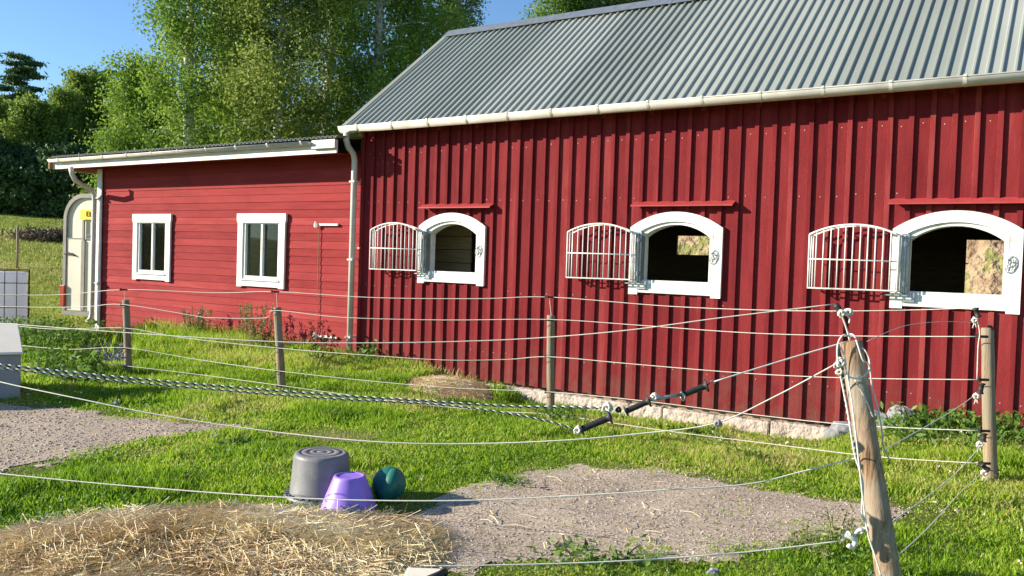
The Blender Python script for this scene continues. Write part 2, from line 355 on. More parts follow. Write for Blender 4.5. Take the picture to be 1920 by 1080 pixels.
# ------------------------------------------------------------------ barn
WY = 9.0
barn = empty('stable_barn', (-4, WY, 0), 'long red board and batten stable with a grey corrugated metal roof and three arched openings', 'barn')
WINS = [-7.37, -4.24, -1.45]; WW = 1.085
def arch(u, c, half, zs, za):      # height of a segmental arch
    h = za-zs; R = (half*half+h*h)/(2*h); return za-R+math.sqrt(max(R*R-(u-c)**2, 0))
XL, XR = -8.5, 3.6; ZT = 3.32; DEP = 4.35
mb = MB()
brk = set()
pitch = .187; x = XL+.06; battens = []
while x < XR: brk.add(round(x, 4)); battens.append(x); x += pitch
wz = {}
for w0 in WINS:
    for i in range(0, 25): brk.add(round(w0+.10+i*(WW-.2)/24, 4))
brk |= {XL, XR}; brk = sorted(brk)
def inwin(xm):
    for w0 in WINS:
        if w0+.10 < xm < w0+WW-.10: return w0
    return None
rb = [random.random() for _ in range(200)]
for a, b in zip(brk[:-1], brk[1:]):
    if b-a < 1e-4: continue
    xm = (a+b)/2; w0 = inwin(xm); t = rb[int((xm-XL-.06)/pitch) % 200]
    if w0 is None: mb.box(a, b, WY, WY+.03, -.03, ZT, t=t)
    else:
        mb.box(a, b, WY, WY+.03, -.03, 1.27, t=t)
        mb.box(a, b, WY, WY+.03, arch(xm, w0+WW/2, WW/2-.07, 1.90, 2.045), ZT, t=t)
nx_ = 0
for bx0, bx1 in zip(battens[:-1], battens[1:]):
    for z in (.35, 1.12, 2.28, 2.95):
        zz = z+random.uniform(-.015, .015); xx = (bx0+bx1)/2+random.uniform(-.02, .02)
        if random.random() < .7 and not (inwin(xx) and z in (1.12, 2.28)): mb.box(xx-.005, xx+.005, WY-.004, WY+.001, zz-.005, zz+.005, mi=1)
wall = mb.build('board_wall', [RED, NAIL], barn, tint=True)
mb = MB()
hoods = [(-7.33, -6.17), (-4.22, -3.03), (-1.50, -.30)]
HZ = 2.20
for bx in battens:
    bw = .024; t = random.random(); y0 = WY-.03
    segs = [(-.035, ZT)]
    for w0, (h0, h1) in zip(WINS, hoods):
        if w0-.02 < bx < w0+WW+.02:
            segs = [(-.035, 1.19), (arch(bx, w0+WW/2, WW/2, 1.945, 2.12)+.004 if abs(bx-w0-WW/2) < WW/2 else 1.97, ZT)]
        if h0 < bx < h1:
            lo = segs[-1]; segs = segs[:-1]+[(lo[0], HZ-.02), (HZ+.02, ZT)] if lo[0] < HZ-.02 else segs[:-1]+[(HZ+.02, ZT)]
    for s0, s1 in segs:
        if s1 > s0: mb.box(bx-bw, bx+bw, y0, WY, s0, s1, t=t)
bat = mb.build('battens', RED, barn, tint=True, bevel=.003)
# side, rear walls and interior
mb = MB()
mb.box(XL, XL+.03, WY+.03, WY+DEP, -.05, 3.2)
def gable(x0, x1):
    ym = WY+DEP/2
    vs = [(x0, WY+.03, 3.2), (x0, WY+DEP, 3.2), (x0, ym, 4.92), (x1, WY+.03, 3.2), (x1, WY+DEP, 3.2), (x1, ym, 4.92)]
    mb.add(vs, [(0, 1, 2)[::-1], (3, 4, 5), (0, 1, 4, 3), (1, 2, 5, 4), (2, 0, 3, 5)])
gable(XL, XL+.03); mb.build('end_wall', RED, barn, tint=True); mb = MB(); mb.box(XR-.03, XR, WY+.03, WY+DEP, -.05, 3.2); gable(XR-.03, XR)
mb.build('end_wall', RED, barn, tint=True)
mb = MB(); YB = 13.3
rear_open = [(-5.45, -4.55, 1.72, 2.03), (-1.21, .6, 1.0, 2.02)]
edges = sorted([XL+.03, XR-.03]+[v for o in rear_open for v in o[:2]])
for a, b in zip(edges[:-1], edges[1:]):
    op = [o for o in rear_open if o[0] <= (a+b)/2 <= o[1]]
    if op: mb.box(a, b, YB, YB+.05, -.1, op[0][2]); mb.box(a, b, YB, YB+.05, op[0][3], 3.4)
    else: mb.box(a, b, YB, YB+.05, -.1, 3.4)
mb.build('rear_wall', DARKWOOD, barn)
mb = MB()
mb.box(XL+.03, XR-.03, WY+.05, YB, 2.75, 2.79)          # loft floor
mb.box(XL+.03, XR-.03, WY+.05, YB, -.12, -.05)
for k in range(14): mb.box(XL+.035, XL+.06, WY+.06, YB, .02+k*.19, .19+k*.19)
for px_ in (-5.6, -2.4):
    for k in range(8): mb.box(px_, px_+.05, WY+.1, YB-.9, .0+k*.17, .16+k*.17)
for k in range(9): mb.box(-5.0-.04, -5.0, YB-.06, YB-.001, 1.0+k*.1, 1.01+k*.1)
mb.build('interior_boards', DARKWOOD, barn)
# inner panel boards seen through first opening
mb = MB()
for k in range(7): mb.box(-8.35, -7.15, WY+.85, WY+.88, .9+k*.19, 1.08+k*.19)
mb.build('stall_partition', PART, barn)
# foundation
mb = MB(); x = -8.45
while x < XR:
    L = random.choice([.45, .7, 1.1, 1.6])*random.uniform(.8, 1.2); b = min(x+L, XR); o = random.uniform(0, .02)
    mb.box(x, b-.012, WY-.07-o, WY+.2, -.5, -.055+random.uniform(-.03, .01)); x = b
fnd = mb.build('foundation', STONE, barn, bevel=.015)
# roof
EAY, EAZ = 8.77, 3.315; PIT = math.radians(38.4); RY = 11.13; RZ = EAZ+(RY-EAY)*math.tan(PIT)
def corr(name, x0, x1, yA, zA, yB, zB, p, h, mat, parent, flat=.70, th=.004, sheetw=1.1):
    prof = []; x = x0; nrm = Vector((0, -(zB-zA), yB-yA)).normalized()
    if nrm.z < 0: nrm = -nrm
    while x < x1:
        prof += [(x, 0), (x+p*flat, 0), (x+p*(flat+.08), h), (x+p*.93, h)]; x += p
    prof.append((min(x, x1), 0))
    vs = []; ts = []; fs = []
    K = 8
    for i, (px_, hh) in enumerate(prof):
        t = rb[int((px_-x0)/sheetw) % 200]
        for k in range(K+1):
            u = k/K
            vs.append(Vector((px_, yA+(yB-yA)*u, zA+(zB-zA)*u))+nrm*hh); ts.append(t)
    for i in range(len(prof)-1):
        for k in range(K):
            a = i*(K+1)+k; fs.append((a, a+K+1, a+K+2, a+1))
    m = MB(); m.v = [tuple(v) for v in vs]; m.t = ts; m.f = fs; m.mi = [0]*len(fs)
    o = m.build(name, mat, parent, tint=True)
    s = o.modifiers.new('thickness', 'SOLIDIFY'); s.thickness = th; s.offset = -1
    return o
roof = corr('roof', XL-.14, XR, EAY, EAZ, RY, RZ, .112, .024, ROOF, barn)
roof2 = corr('rear_roof', XL-.14, XR, 2*RY-EAY, EAZ, RY, RZ, .112, .024, ROOF, barn)
mb = MB()
for sgn, ya in ((-1, RY-.17), (1, RY+.17)):
    z = RZ-.17*math.tan(PIT)+.052
    x = XL-.16; k = 0
    while x < XR:
        b = min(x+1.95, XR+.02); e = .004*(k % 2)
        vs = [(x, ya, z+e), (b+.04, ya, z+e), (b+.04, RY, RZ+.058+e), (x, RY, RZ+.058+e)]
        mb.add(vs, [(0, 1, 2, 3) if sgn < 0 else (3, 2, 1, 0)]); x = b; k += 1
rc = mb.build('ridge_cap', GALV, roof); md = rc.modifiers.new('thickness', 'SOLIDIFY'); md.thickness = .004
mb = MB()
nn = Vector((0, -math.sin(PIT), math.cos(PIT)))
for ya, yb in ((EAY, RY),):
    A = Vector((XL-.155, EAY, EAZ))+nn*.034; B = Vector((XL-.155, RY, RZ))+nn*.034
    for q0, q1 in ((A, B),):
        mb.add([q0, q1, q1+Vector((.09, 0, 0)), q0+Vector((.09, 0, 0)), q0-nn*.12, q1-nn*.12], [(0, 3, 2, 1), (0, 1, 5, 4)])
vf = mb.build('verge_flashing', ROOF, roof); md = vf.modifiers.new('thickness', 'SOLIDIFY'); md.thickness = .003
mb = MB()       # dark soffit with rafter ends
mb.add([(XL, EAY+.02, EAZ-.035), (XR, EAY+.02, EAZ-.035), (XR, WY+.01, EAZ+.15), (XL, WY+.01, EAZ+.15)], [(0, 1, 2, 3), (3, 2, 1, 0)])
x = XL+.3
while x < XR:
    mb.add([(x, EAY+.06, EAZ-.12), (x+.05, EAY+.06, EAZ-.12), (x+.05, EAY+.06, EAZ-.01), (x, EAY+.06, EAZ-.01),
            (x, WY, EAZ+.02), (x+.05, WY, EAZ+.02), (x+.05, WY, EAZ+.14), (x, WY, EAZ+.14)],
           [(0, 1, 2, 3), (0, 4, 5, 1), (1, 5, 6, 2), (3, 7, 4, 0)]); x += .6
mb.box(XL, XR, WY, WY+.03, ZT-.001, EAZ+.14)
mb.build('soffit', RED, barn, tint=True)
def gutter(x0, x1, yc, zc, r, parent, mat, brk_n, slope=0):
    m = MB(); vs = []; n = 14
    for x in (x0, x1):
        z = zc+slope*(x-x0)
        for k in range(n+1):
            a = math.pi+math.pi*k/n; vs.append((x, yc+r*math.cos(a), z+r*math.sin(a)))
    f = [(k, k+1, n+2+k, n+1+k) for k in range(n)]
    m.add(vs, f); m.add([vs[k] for k in range(n+1)], [tuple(range(n+1))]); m.add([vs[n+1+k] for k in range(n+1)], [tuple(range(n, -1, -1))])
    g = m.build('gutter', mat, parent, smooth=False)
    for p in g.data.polygons: p.use_smooth = len(p.vertices) == 4
    s = g.modifiers.new('thickness', 'SOLIDIFY'); s.thickness = .003; s.offset = 0
    b = MB(); b.tube([(x0, yc-r, zc), (x1, yc-r, zc+slope*(x1-x0))], .009, 6); b.build('gutter_bead', mat, g, smooth=True)
    for i in range(brk_n):
        x = x0+.35+(x1-x0-.5)*i/max(1, brk_n-1); z = zc+slope*(x-x0); b = MB()
        for k in range(n):
            a = math.pi+math.pi*k/n; a2 = math.pi+math.pi*(k+1)/n; R = r+.004
            q = [(x-.015, yc+R*math.cos(t), z+R*math.sin(t)) for t in (a, a2)]+[(x+.015, yc+R*math.cos(t), z+R*math.sin(t)) for t in (a2, a)]
            b.add(q, [(0, 1, 2, 3)])
        b.box(x-.014, x+.014, yc-r-.014, yc-r+.002, z-.004, z+.016)
        o = b.build('gutter_bracket', mat, g); s = o.modifiers.new('t', 'SOLIDIFY'); s.thickness = .003
    return g
GY = 8.70
gut = gutter(XL-.10, XR, GY, 3.30, .078, barn, CREAM, 20)
mb = MB(); mb.tube([(XL-.01, GY, 3.24), (XL-.01, GY+.005, 3.12), (XL-.01, 8.74, 3.04), (XL-.02, 8.86, 2.95), (XL-.02, 8.89, 2.86), (XL-.02, 8.89, 2.6), (XL-.02, 8.89, .03)], .043, 14)
mb.build('downpipe', CREAM, barn, smooth=True)
mb = MB()
for z in (2.55, 1.45, .35): mb.box(XL-.07, XL+.03, 8.84, 8.99, z, z+.025)
mb.box(XL+.02, XL+.10, 8.90, 8.92, 1.62, 1.64)
mb.build('pipe_clip', CREAM, barn)
# windows with grilles
def ring(m, c, W, z0, zs, za, fw_l, y0, y1, zb=None, n=24, foot=0):
    """arched frame: outer half width W/2, members fw_l wide, bottom member zb high"""
    H = W/2; hi = H-fw_l; zb = zb or fw_l
    out = [(c-H, z0-foot), (c-H, zs)]+[(c-H+W*i/n, arch(c-H+W*i/n, c, H, zs, za)) for i in range(1, n)]+[(c+H, zs), (c+H, z0-foot)]
    inn = [(c-hi, z0-foot), (c-hi, zs-.055)]+[(c-hi+2*hi*i/n, arch(c-hi+2*hi*i/n, c, hi, zs-.055, za-fw_l)) for i in range(1, n)]+[(c+hi, zs-.055), (c+hi, z0-foot)]
    k = len(out); vs = []
    for (x, z) in out: vs.append((x, y0, z))
    for (x, z) in inn: vs.append((x, y0, z))
    for (x, z) in out: vs.append((x, y1, z))
    for (x, z) in inn: vs.append((x, y1, z))
    fs = []
    for i in range(k-1):
        fs += [(i, k+i, k+i+1, i+1)[::-1], (2*k+i, 3*k+i, 3*k+i+1, 2*k+i+1), (i, i+1, 2*k+i+1, 2*k+i), (k+i, 3*k+i, 3*k+i+1, k+i+1)]
    fs += [(0, 2*k, 3*k, k), (k-1, 2*k-1, 4*k-1, 3*k-1)]
    m.add(vs, fs)
    m.box(c-hi+.0005, c+hi-.0005, y0+.003, y1, z0-.001, z0+zb)
for wi, w0 in enumerate(WINS):
    c = w0+WW/2
    m = MB(); ring(m, c, WW, 1.205, 1.945, 2.12, .105, WY-.045, WY+.02, .11, foot=.02)
    fr = m.build('window_frame', WHITE, barn, loc=(c, WY, 1.2), bevel=.004)
    m = MB(); ring(m, c, WW-.20, 1.30, 1.895, 2.025, .045, WY-.025, WY+.14, .05); m.build('inner_frame', WHITE, fr)
    # hood
    h0, h1 = hoods[wi]; m = MB()
    m.add([(h0, WY-.005, HZ+.045), (h1, WY-.005, HZ+.045), (h1, WY-.12, HZ-.005), (h0, WY-.12, HZ-.005), (h0, WY-.12, HZ-.02), (h1, WY-.12, HZ-.02)], [(0, 3, 2, 1), (3, 4, 5, 2)])
    h = m.build('window_hood', REDH, barn); s = h.modifiers.new('t', 'SOLIDIFY'); s.thickness = .006
    # grille basket, swung open to the left
    gL, gR = w0-.755, w0+.075; gc = (gL+gR)/2; gz0, gzs, gza = 1.345, 1.88, 1.98; gy = 8.83; r = .0065
    m = MB()
    a = [(gL+(gR-gL)*i/20, arch(gL+(gR-gL)*i/20, gc, (gR-gL)/2, gzs, gza)) for i in range(21)]
    m.tube([(x, gy, z) for x, z in a], .011, 8)
    m.tube([(gL, gy, gzs), (gL, gy, gz0), (gR, gy, gz0), (gR, gy, gzs)], .010, 8)
    m.tube([(gL, gy, 1.635), (gR, gy, 1.63)], .007, 6)
    nb = 12
    for i in range(1, nb):
        x = gL+(gR-gL)*i/nb; m.tube([(x, gy, gz0), (x, gy, arch(x, gc, (gR-gL)/2, gzs, gza))], r, 6)
    # rear hoop and side returns of the basket
    yb = 8.915
    m.tube([(x+.02, yb, z-.01) for x, z in a], .009, 6)
    m.tube([(gL+.02, yb, gzs), (gL+.02, yb, gz0), (gR, yb, gz0), (gR+.01, yb, gzs)], .009, 6)
    for z in (gz0, 1.63, gzs-.01):
        m.tube([(gL, gy, z), (gL+.02, yb, z)], r, 6); m.tube([(gR, gy, z), (gR+.01, yb, z)], r, 6)
    for i in (5, 10, 15): m.tube([(a[i][0], gy, a[i][1]), (a[i][0]+.02, yb, a[i][1]-.01)], r, 6)
    for i in (1, 2): m.tube([(gR+.003*i, gy+.028*i, gz0), (gR+.003*i, gy+.028*i, gzs)], r, 6)
    for i in (1,): m.tube([(gL+.01*i, gy+.04*i, gz0), (gL+.01*i, gy+.04*i, gzs)], r, 6)
    m.build('grille', WHITE, fr, smooth=True)
    m = MB()
    m.box(w0+.085, w0+.15, WY-.075, WY-.048, 1.33, 1.90); m.box(w0+.15, w0+.155, WY-.075, WY+.02, 1.33, 1.88)
    m.box(w0+.10, w0+.215, WY-.065, WY-.050, 1.245, 1.262); m.box(w0-.05, w0+.22, WY-.065, WY-.05, 1.30, 1.312)
    m.box(w0+.205, w0+.218, WY-.064, WY-.049, 1.262, 1.335)
    m.tube([(w0+.12, WY-.09, 1.33), (w0+.12, WY-.09, 1.88)], .011, 8)
    for z in (1.42, 1.80): m.tube([(w0+.12, WY-.105, z), (w0+.12, WY-.072, z)], .026, 12)
    m.build('hinge_plate', GALV, fr)
    # latch ring on the right jamb
    m = MB(); lx, lz = w0+WW-.085, 1.63
    pts = [(lx+.042*math.cos(t)+.012*math.sin(t), WY-.055, lz+.075*math.sin(t)) for t in [2*math.pi*i/20 for i in range(21)]]
    m.tube(pts, .004, 6); m.tube([(lx-.03, WY-.058, lz-.02), (lx+.045, WY-.058, lz-.01)], .004, 6); m.tube([(lx-.02, WY-.058, lz+.022), (lx+.035, WY-.058, lz+.022)], .004, 6)
    m.tube([(lx-.018, WY-.058, lz+.05), (lx-.03, WY-.058, lz-.05)], .004, 6); m.tube([(lx+.02, WY-.058, lz+.05), (lx+.012, WY-.058, lz-.05)], .004, 6)
    m.build('latch', GALV, fr, smooth=True)

# ------------------------------------------------------------------ annex
an = empty('lean_to_annex', (-11.7, WY, 0), 'low red annex with horizontal siding, flat roof and two small white windows', 'outbuilding')
AXL, AXR = -15.02, -8.54; AY = 9.06
AW = [(-13.94, 1.07), (-11.13, 1.09)]; AZ0, AZ1 = .985, 2.13
mb = MB(); rows = .118
rngs = [(AXL, AXR, -.05, AZ0+.03), (AXL, AXR, AZ1-.03, 3.02)]
xs_ = [AXL]+[v for w0, ww in AW for v in (w0+.03, w0+ww-.03)]+[AXR]
for i in range(0, len(xs_), 2): rngs.append((xs_[i], xs_[i+1], AZ0+.03, AZ1-.03))
rt_ = [random.random() for _ in range(60)]; ro = [random.uniform(0, .003) for _ in range(60)]
for x0, x1, z0, z1 in rngs:
    k = int(math.floor((z0+.05)/rows))
    while k*rows-.05 < z1:
        a, b = max(z0, k*rows-.05), min(z1, (k+1)*rows-.05)
        if b-a > 1e-3:
            fa = (a-(k*rows-.05))/rows; fb = (b-(k*rows-.05))/rows; o = ro[k % 60]
            ya, yb2 = AY-.009*(1-fa)-o*1.0, AY-.009*(1-fb)-o*1.0
            mb.add([(x0, ya, a), (x1, ya, a), (x1, yb2, b), (x0, yb2, b), (x0, AY+.02, a), (x1, AY+.02, a)], [(0, 1, 2, 3), (4, 5, 1, 0)], t=rt_[k % 60])
        k += 1
mb.build('siding_wall', REDA, an, tint=True)
mb = MB()
mb.box(AXL, AXL+.03, AY, 13.2, -.05, 3.15); mb.box(AXR-.03, AXR, AY, 13.2, -.05, 3.15); mb.box(AXL, AXR, 13.17, 13.2, -.05, 3.3)
mb.box(AXL+.03, AXR-.03, AY+.05, 13.1, -.06, -.02); mb.box(AXL+.03, AXR-.03, AY+.05, 13.1, 2.9, 2.93)
mb.box(-12.4, -12.35, AY+.1, 13.1, -.05, 2.9)
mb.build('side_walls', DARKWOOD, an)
mb = MB(); mb.box(AXL-.03, AXL+.085, AY-.055, AY-.03, -.12, 2.96); mb.box(AXL-.055, AXL-.03, AY-.055, AY+.06, -.12, 2.96)
mb.build('corner_board', WHITE, an, bevel=.003)
mb = MB(); mb.box(AXL, AXR, AY-.01, AY+.15, -.4, -.052); mb.build('plinth', STONE, an)
# roof of the annex
AEY, AEZ = 8.49, 3.135
aro = corr('roof', AXL-.72, AXR+.02, AEY, AEZ, 13.3, AEZ+.45, .09, .024, ROOF, an, flat=.36)
mb = MB(); mb.box(AXL-.70, AXR+.02, AEY+.04, AEY+.065, 2.925, 3.10)
fa = mb.build('fascia', CREAM, an, bevel=.003)
mb = MB(); mb.add([(AXL-.70, AEY+.065, 2.93), (AXR, AEY+.065, 2.93), (AXR, AY-.005, 2.96), (AXL-.70, AY-.005, 2.96)], [(0, 1, 2, 3), (3, 2, 1, 0)])
mb.add([(AXL-.70, AY-.005, 2.96), (AXL, AY-.005, 2.96), (AXL, 13.2, 3.3), (AXL-.70, 13.2, 3.3)], [(0, 1, 2, 3), (3, 2, 1, 0)])
mb.build('soffit', REDA, an, tint=True)
mb = MB(); mb.box(AXL-.74, AXL-.70, AEY-.02, 13.2, 2.93, 3.12); mb.build('barge_board', BROWN, an)
gutter(AXL-.68, AXR-.42, AEY-.03, 3.085, .043, an, CREAM, 10)
mb = MB(); mb.box(AXR-.42, AXR+.03, AEY-.01, AEY+.038, 2.99, 3.11); mb.build('fascia_end_box', CREAM, an, bevel=.003)
mb = MB()
pp = [atY(133, 314, AEY-.035), atY(135, 326, AEY-.03), atY(141, 338, 8.56), atY(158, 349, 8.74), atY(172, 357, 8.88), atY(177, 366, 8.93), atY(177, 380, 8.93), atY(172, 588, 8.93), atY(170, 597, 8.92), atY(163, 605, 8.86)]
mb.tube(pp, .042, 12); mb.build('downpipe', CREAM, an, smooth=True)
mb = MB()
for q in (atY(176, 371, 8.93), atY(173.5, 530, 8.93)): mb.box(q.x-.05, q.x+.16, 8.92, 9.0, q.z-.012, q.z+.012)
mb.build('pipe_clip', CREAM, an)
for i, (w0, ww) in enumerate(AW):
    m = MB(); cas = .125; yo = AY-.055
    m.box(w0, w0+cas, yo, AY-.02, AZ0-.015, AZ1-.12); m.box(w0+ww-cas, w0+ww, yo, AY-.02, AZ0-.015, AZ1-.12)
    m.box(w0+cas, w0+ww-cas, yo+.003, AY-.02, AZ0, AZ0+.105)
    m.box(w0-.02, w0+ww+.02, yo-.006, AY-.02, AZ1-.12, AZ1); m.box(w0-.01, w0+ww+.01, yo-.003, AY-.02, AZ1-.15, AZ1-.1202)
    fr = m.build('window', WHITE, an, loc=(w0+ww/2, AY, AZ0), bevel=.004)
    m = MB(); a, b, c_, d = w0+cas, w0+ww-cas, AZ0+.105, AZ1-.12; y0 = AY-.035; s = .045
    m.box(a, a+s, y0, AY+.06, c_, d); m.box(b-s, b, y0, AY+.06, c_, d); m.box(a+s, b-s, y0+.002, AY+.06, c_, c_+.06); m.box(a+s, b-s, y0+.002, AY+.06, d-.045, d)
    mid = (a+b)/2; m.box(mid-.022, mid+.022, y0+.004, AY+.05, c_+.06, d-.045)
    m.box(a-.02, b+.02, AY-.075, AY-.05, c_-.012, c_+.006); m.box(b-.10, b-.05, y0-.02, y0+.001, c_+.012, c_+.03)
    m.build('sash', WHITE, fr, bevel=.003)
    m = MB(); m.box(a+s, b-s, AY+.01, AY+.016, c_+.06, d-.045); m.build('pane', GLASS, fr)
    if i == 0:
        m = MB(); q = atY(296, 505, AY+.10); X0 = q.x; Z0 = q.z-.02
        m.tube([(X0, AY+.12, Z0-.05), (X0, AY+.12, Z0+.26)], .02, 8); m.tube([(X0-.09, AY+.12, Z0+.25), (X0+.03, AY+.12, Z0+.25)], .018, 8)
        m.tube([(X0-.09, AY+.12, Z0+.25), (X0-.12, AY+.12, Z0+.19), (X0-.12, AY+.12, Z0+.14)], .016, 8); m.tube([(X0+.07, AY+.12, Z0-.05), (X0+.08, AY+.12, Z0+.2)], .012, 6)
        m.tube([(X0, AY+.12, Z0+.1), (X0+.07, AY+.12, Z0+.08)], .014, 6)
        TAP = m
tag(TAP.build('water_tap', WHITE, None, smooth=True, loc=(X0, AY+.12, Z0-.05)), 'small white tap standing behind the glass of the left annex window', 'tap')
# strap hinges and cord on the annex wall
m = MB()
for (px_, py_), L in (((592, 421), .40), ((590, 629), .40)):
    q = atY(px_, py_, AY-.04); m.box(q.x+.04, q.x+L+.05, AY-.045, AY-.022, q.z-.016, q.z+.016)
    m.tube([(q.x+.02, AY-.055, q.z-.04), (q.x+.02, AY-.055, q.z+.045)], .02, 8)
    m.tube([(q.x+.02+.035*math.cos(t), AY-.06, q.z-.01+.035*math.sin(t)) for t in [i*math.pi/5 for i in range(11)]], .007, 6)
    o = m.build('strap_hinge', ROPEW, an); m = MB()
qa, qb = atY(597, 425, AY-.04), atY(594, 627, AY-.04)
m.tube([(qa.x, AY-.03, qa.z), (qa.x+.01, AY-.033, (qa.z+qb.z)/2), (qb.x, AY-.03, qb.z)], .006, 6); m.build('door_cord', BROWN, an)

# ------------------------------------------------------------------ earth bank behind the barn
xsb = np.arange(-9, 8, .12); ysb = np.arange(16.0, 24, .12); Xb, Yb = np.meshgrid(xsb, ysb)
Zb = 4.2*sstep(16.6, 21.5, Yb+.7*vnoise(Xb, Yb, .9))+.5*(vnoise(Xb, Yb, 1.7)-.5)*sstep(16, 17, Yb)+.5*(vnoise(Xb, Yb, 3.7)-.5)-.25
ib = np.arange(Xb.size).reshape(Xb.shape)
Fb = np.stack([ib[:-1, :-1], ib[:-1, 1:], ib[1:, 1:], ib[1:, :-1]], -1).reshape(-1, 4)
BANK = noisemat('dug_earth', [(.32, (.06, .04, .025)), (.42, (.30, .21, .13)), (.52, (.44, .33, .21)), (.58, (.22, .24, .07)), (.66, (.36, .27, .17)), (.75, (.10, .07, .04))], 1.6, .95, bump=1, bscale=7, bdist=.2, detail=10)
tag(npmesh('earth_bank', np.stack([Xb, Yb, Zb], -1).reshape(-1, 3), Fb, BANK, smooth=True), kind='structure')
#@@PART2
# ------------------------------------------------------------------ ropes and fences
def sag(pts, n=8, s=0.0):
    """catmull-rom through points"""
    P_ = [Vector(p) for p in pts]; out = []
    for i in range(len(P_)-1):
        p0 = P_[max(i-1, 0)]; p1 = P_[i]; p2 = P_[i+1]; p3 = P_[min(i+2, len(P_)-1)]
        for k in range(n):
            t = k/n; q = .5*((2*p1)+(p2-p0)*t+(2*p0-5*p1+4*p2-p3)*t*t+(3*p1-p0-3*p2+p3)*t**3)
            q.z -= s*4*t*(1-t); out.append(q)
    out.append(P_[-1]); return out
def pz(lst): return [atZ(x, y, z) for x, y, z in lst]
def twisted(m, pts, r, pitch=.05, mi=(0, 1), n=5):
    pts = [Vector(p) for p in pts]; L = [0]
    for a, b in zip(pts[:-1], pts[1:]): L.append(L[-1]+(b-a).length)
    tot = L[-1]; st = pitch/8; k = int(tot/st); i = 0; A = []; B = []
    for q in range(k+1):
        d = min(q*st, tot)
        while i < len(L)-2 and L[i+1] < d: i += 1
        t = (d-L[i])/max(L[i+1]-L[i], 1e-9); p = pts[i].lerp(pts[i+1], t); dr = (pts[i+1]-pts[i]).normalized()
        u = dr.cross(Vector((0, 0, 1))).normalized(); v = dr.cross(u); a = 2*math.pi*d/pitch
        o = (u*math.cos(a)+v*math.sin(a))*r*.55; A.append(p+o); B.append(p-o)
    m.tube(A, r*.62, n, mi[0]); m.tube(B, r*.62, n, mi[1])
def roundpost(m, a, b, ra, rb_, n=14, seed=0):
    a, b = Vector(a), Vector(b); R_ = random.Random(seed); k = 14; pts = []; rs = []
    off = Vector((0, 0, 0))
    for i in range(k+1):
        t = i/k; off += Vector((R_.uniform(-1, 1), R_.uniform(-1, 1), 0))*.0012
        pts.append(a.lerp(b, t)+off); rs.append((ra+(rb_-ra)*t)*R_.uniform(.97, 1.03))
    pts.append(b+off+(b-a).normalized()*.006); rs.append(rb_*.85)
    m.tube(pts, rs, n)
fence = empty('rope_fence', (-5, 8, 0), 'wooden post fence with pale ropes running along the front of the red barn', 'fence')
PO = [((241, 706), (235, 563), 10.1, .040), ((529, 736), (520, 577), 9.3, .042), ((1032, 786), (1032, 592), 8.3, .037), ((1858, 906), (1852, 616), 6.25, .043)]
for i, (b, t, Zp, r) in enumerate(PO):
    m = MB(); A = atZ(*b, Zp); B = atZ(*t, Zp); A = A-(B-A)*.25; roundpost(m, A, B, r*1.08, r, seed=i)
    p = m.build('fence_post', POST2, fence, smooth=True, loc=A)
lines = [
 [(-120, 552, 11.5), (100, 553, 10.9), (232, 543, 10.1), (400, 549, 9.7), (518, 547, 9.3), (700, 558, 8.9), (900, 560, 8.5), (1030, 557, 8.25), (1250, 574, 7.7), (1450, 582, 7.1), (1600, 583, 6.7), (1720, 581, 6.5), (1830, 577, 6.22)],
 [(-120, 572, 11.5), (60, 576, 10.9), (160, 575, 10.4), (231, 571, 10.0), (370, 593, 9.7), (400, 596, 9.6), (498, 596, 9.35), (515, 582, 9.2), (640, 595, 8.9), (830, 600, 8.6), (1030, 599, 8.2), (1200, 610, 7.8), (1400, 624, 7.2), (1600, 630, 6.7), (1838, 631, 6.18)],
 [(-120, 600, 11.5), (0, 608, 11.1), (100, 617, 10.5), (232, 615, 10.0), (340, 633, 9.7), (515, 652, 9.2), (660, 664, 8.8), (830, 675, 8.5), (950, 674, 8.4), (1030, 669, 8.2), (1180, 682, 7.8), (1400, 700, 7.2), (1600, 709, 6.7), (1838, 712, 6.18)],
 [(40, 648, 10.8), (130, 655, 10.4), (233, 652, 10.0), (370, 674, 9.7), (518, 695, 9.2), (700, 715, 8.8), (860, 728, 8.5), (1032, 735, 8.2), (1200, 751, 7.7), (1400, 776, 7.2), (1600, 797, 6.7), (1838, 808, 6.18)],
 [(160, 681, 10.4), (234, 686, 10.0), (370, 702, 9.7), (520, 722, 9.2), (740, 752, 8.7), (914, 770, 8.4), (1040, 778, 8.15), (1250, 808, 7.6), (1450, 833, 7.1), (1640, 856, 6.6), (1838, 869, 6.18)]]
for i, l in enumerate(lines):
    m = MB(); m.tube(sag(pz(l), 5), .0036, 6); m.build('fence_rope', ROPEP, fence, smooth=True)
m = MB()
for (b, t, Zp, r), ysl in zip(PO, ([543, 572, 615, 653, 687], [547, 582, 652, 696, 724], [557, 600, 669, 735], [631, 712, 808, 869])):
    for y in ysl:
        x = b[0]+(t[0]-b[0])*(b[1]-y)/(b[1]-t[1]); q = atZ(x-6 if x < 1700 else x-16, y, Zp-.07)
        m = MB(); m.tube([q, q+Vector((.05, .04, 0))], .010, 6); m.tube([q+Vector((-.012, -.01, -.012)), q+Vector((-.012, -.01, .016))], .013, 6); m.build('insulator', BLACK, fence)
m = MB()
for l_ in ([(1034, 594, 8.3), (1030, 558, 8.28)], [(234, 564, 10.1), (233, 543, 10.1)], [(520, 578, 9.3), (518, 547, 9.3)]):
    m = MB(); m.tube(pz(l_), .003, 5); m.build('extension_rod', ROPEP, fence)
m = MB()
m.tube(sag(pz([(1833, 602, 6.15), (1837, 625, 6.15), (1834, 650, 6.15), (1832, 712, 6.15)]), 4), .004, 6); m.build('tie_rope', ROPEP, fence, smooth=True)
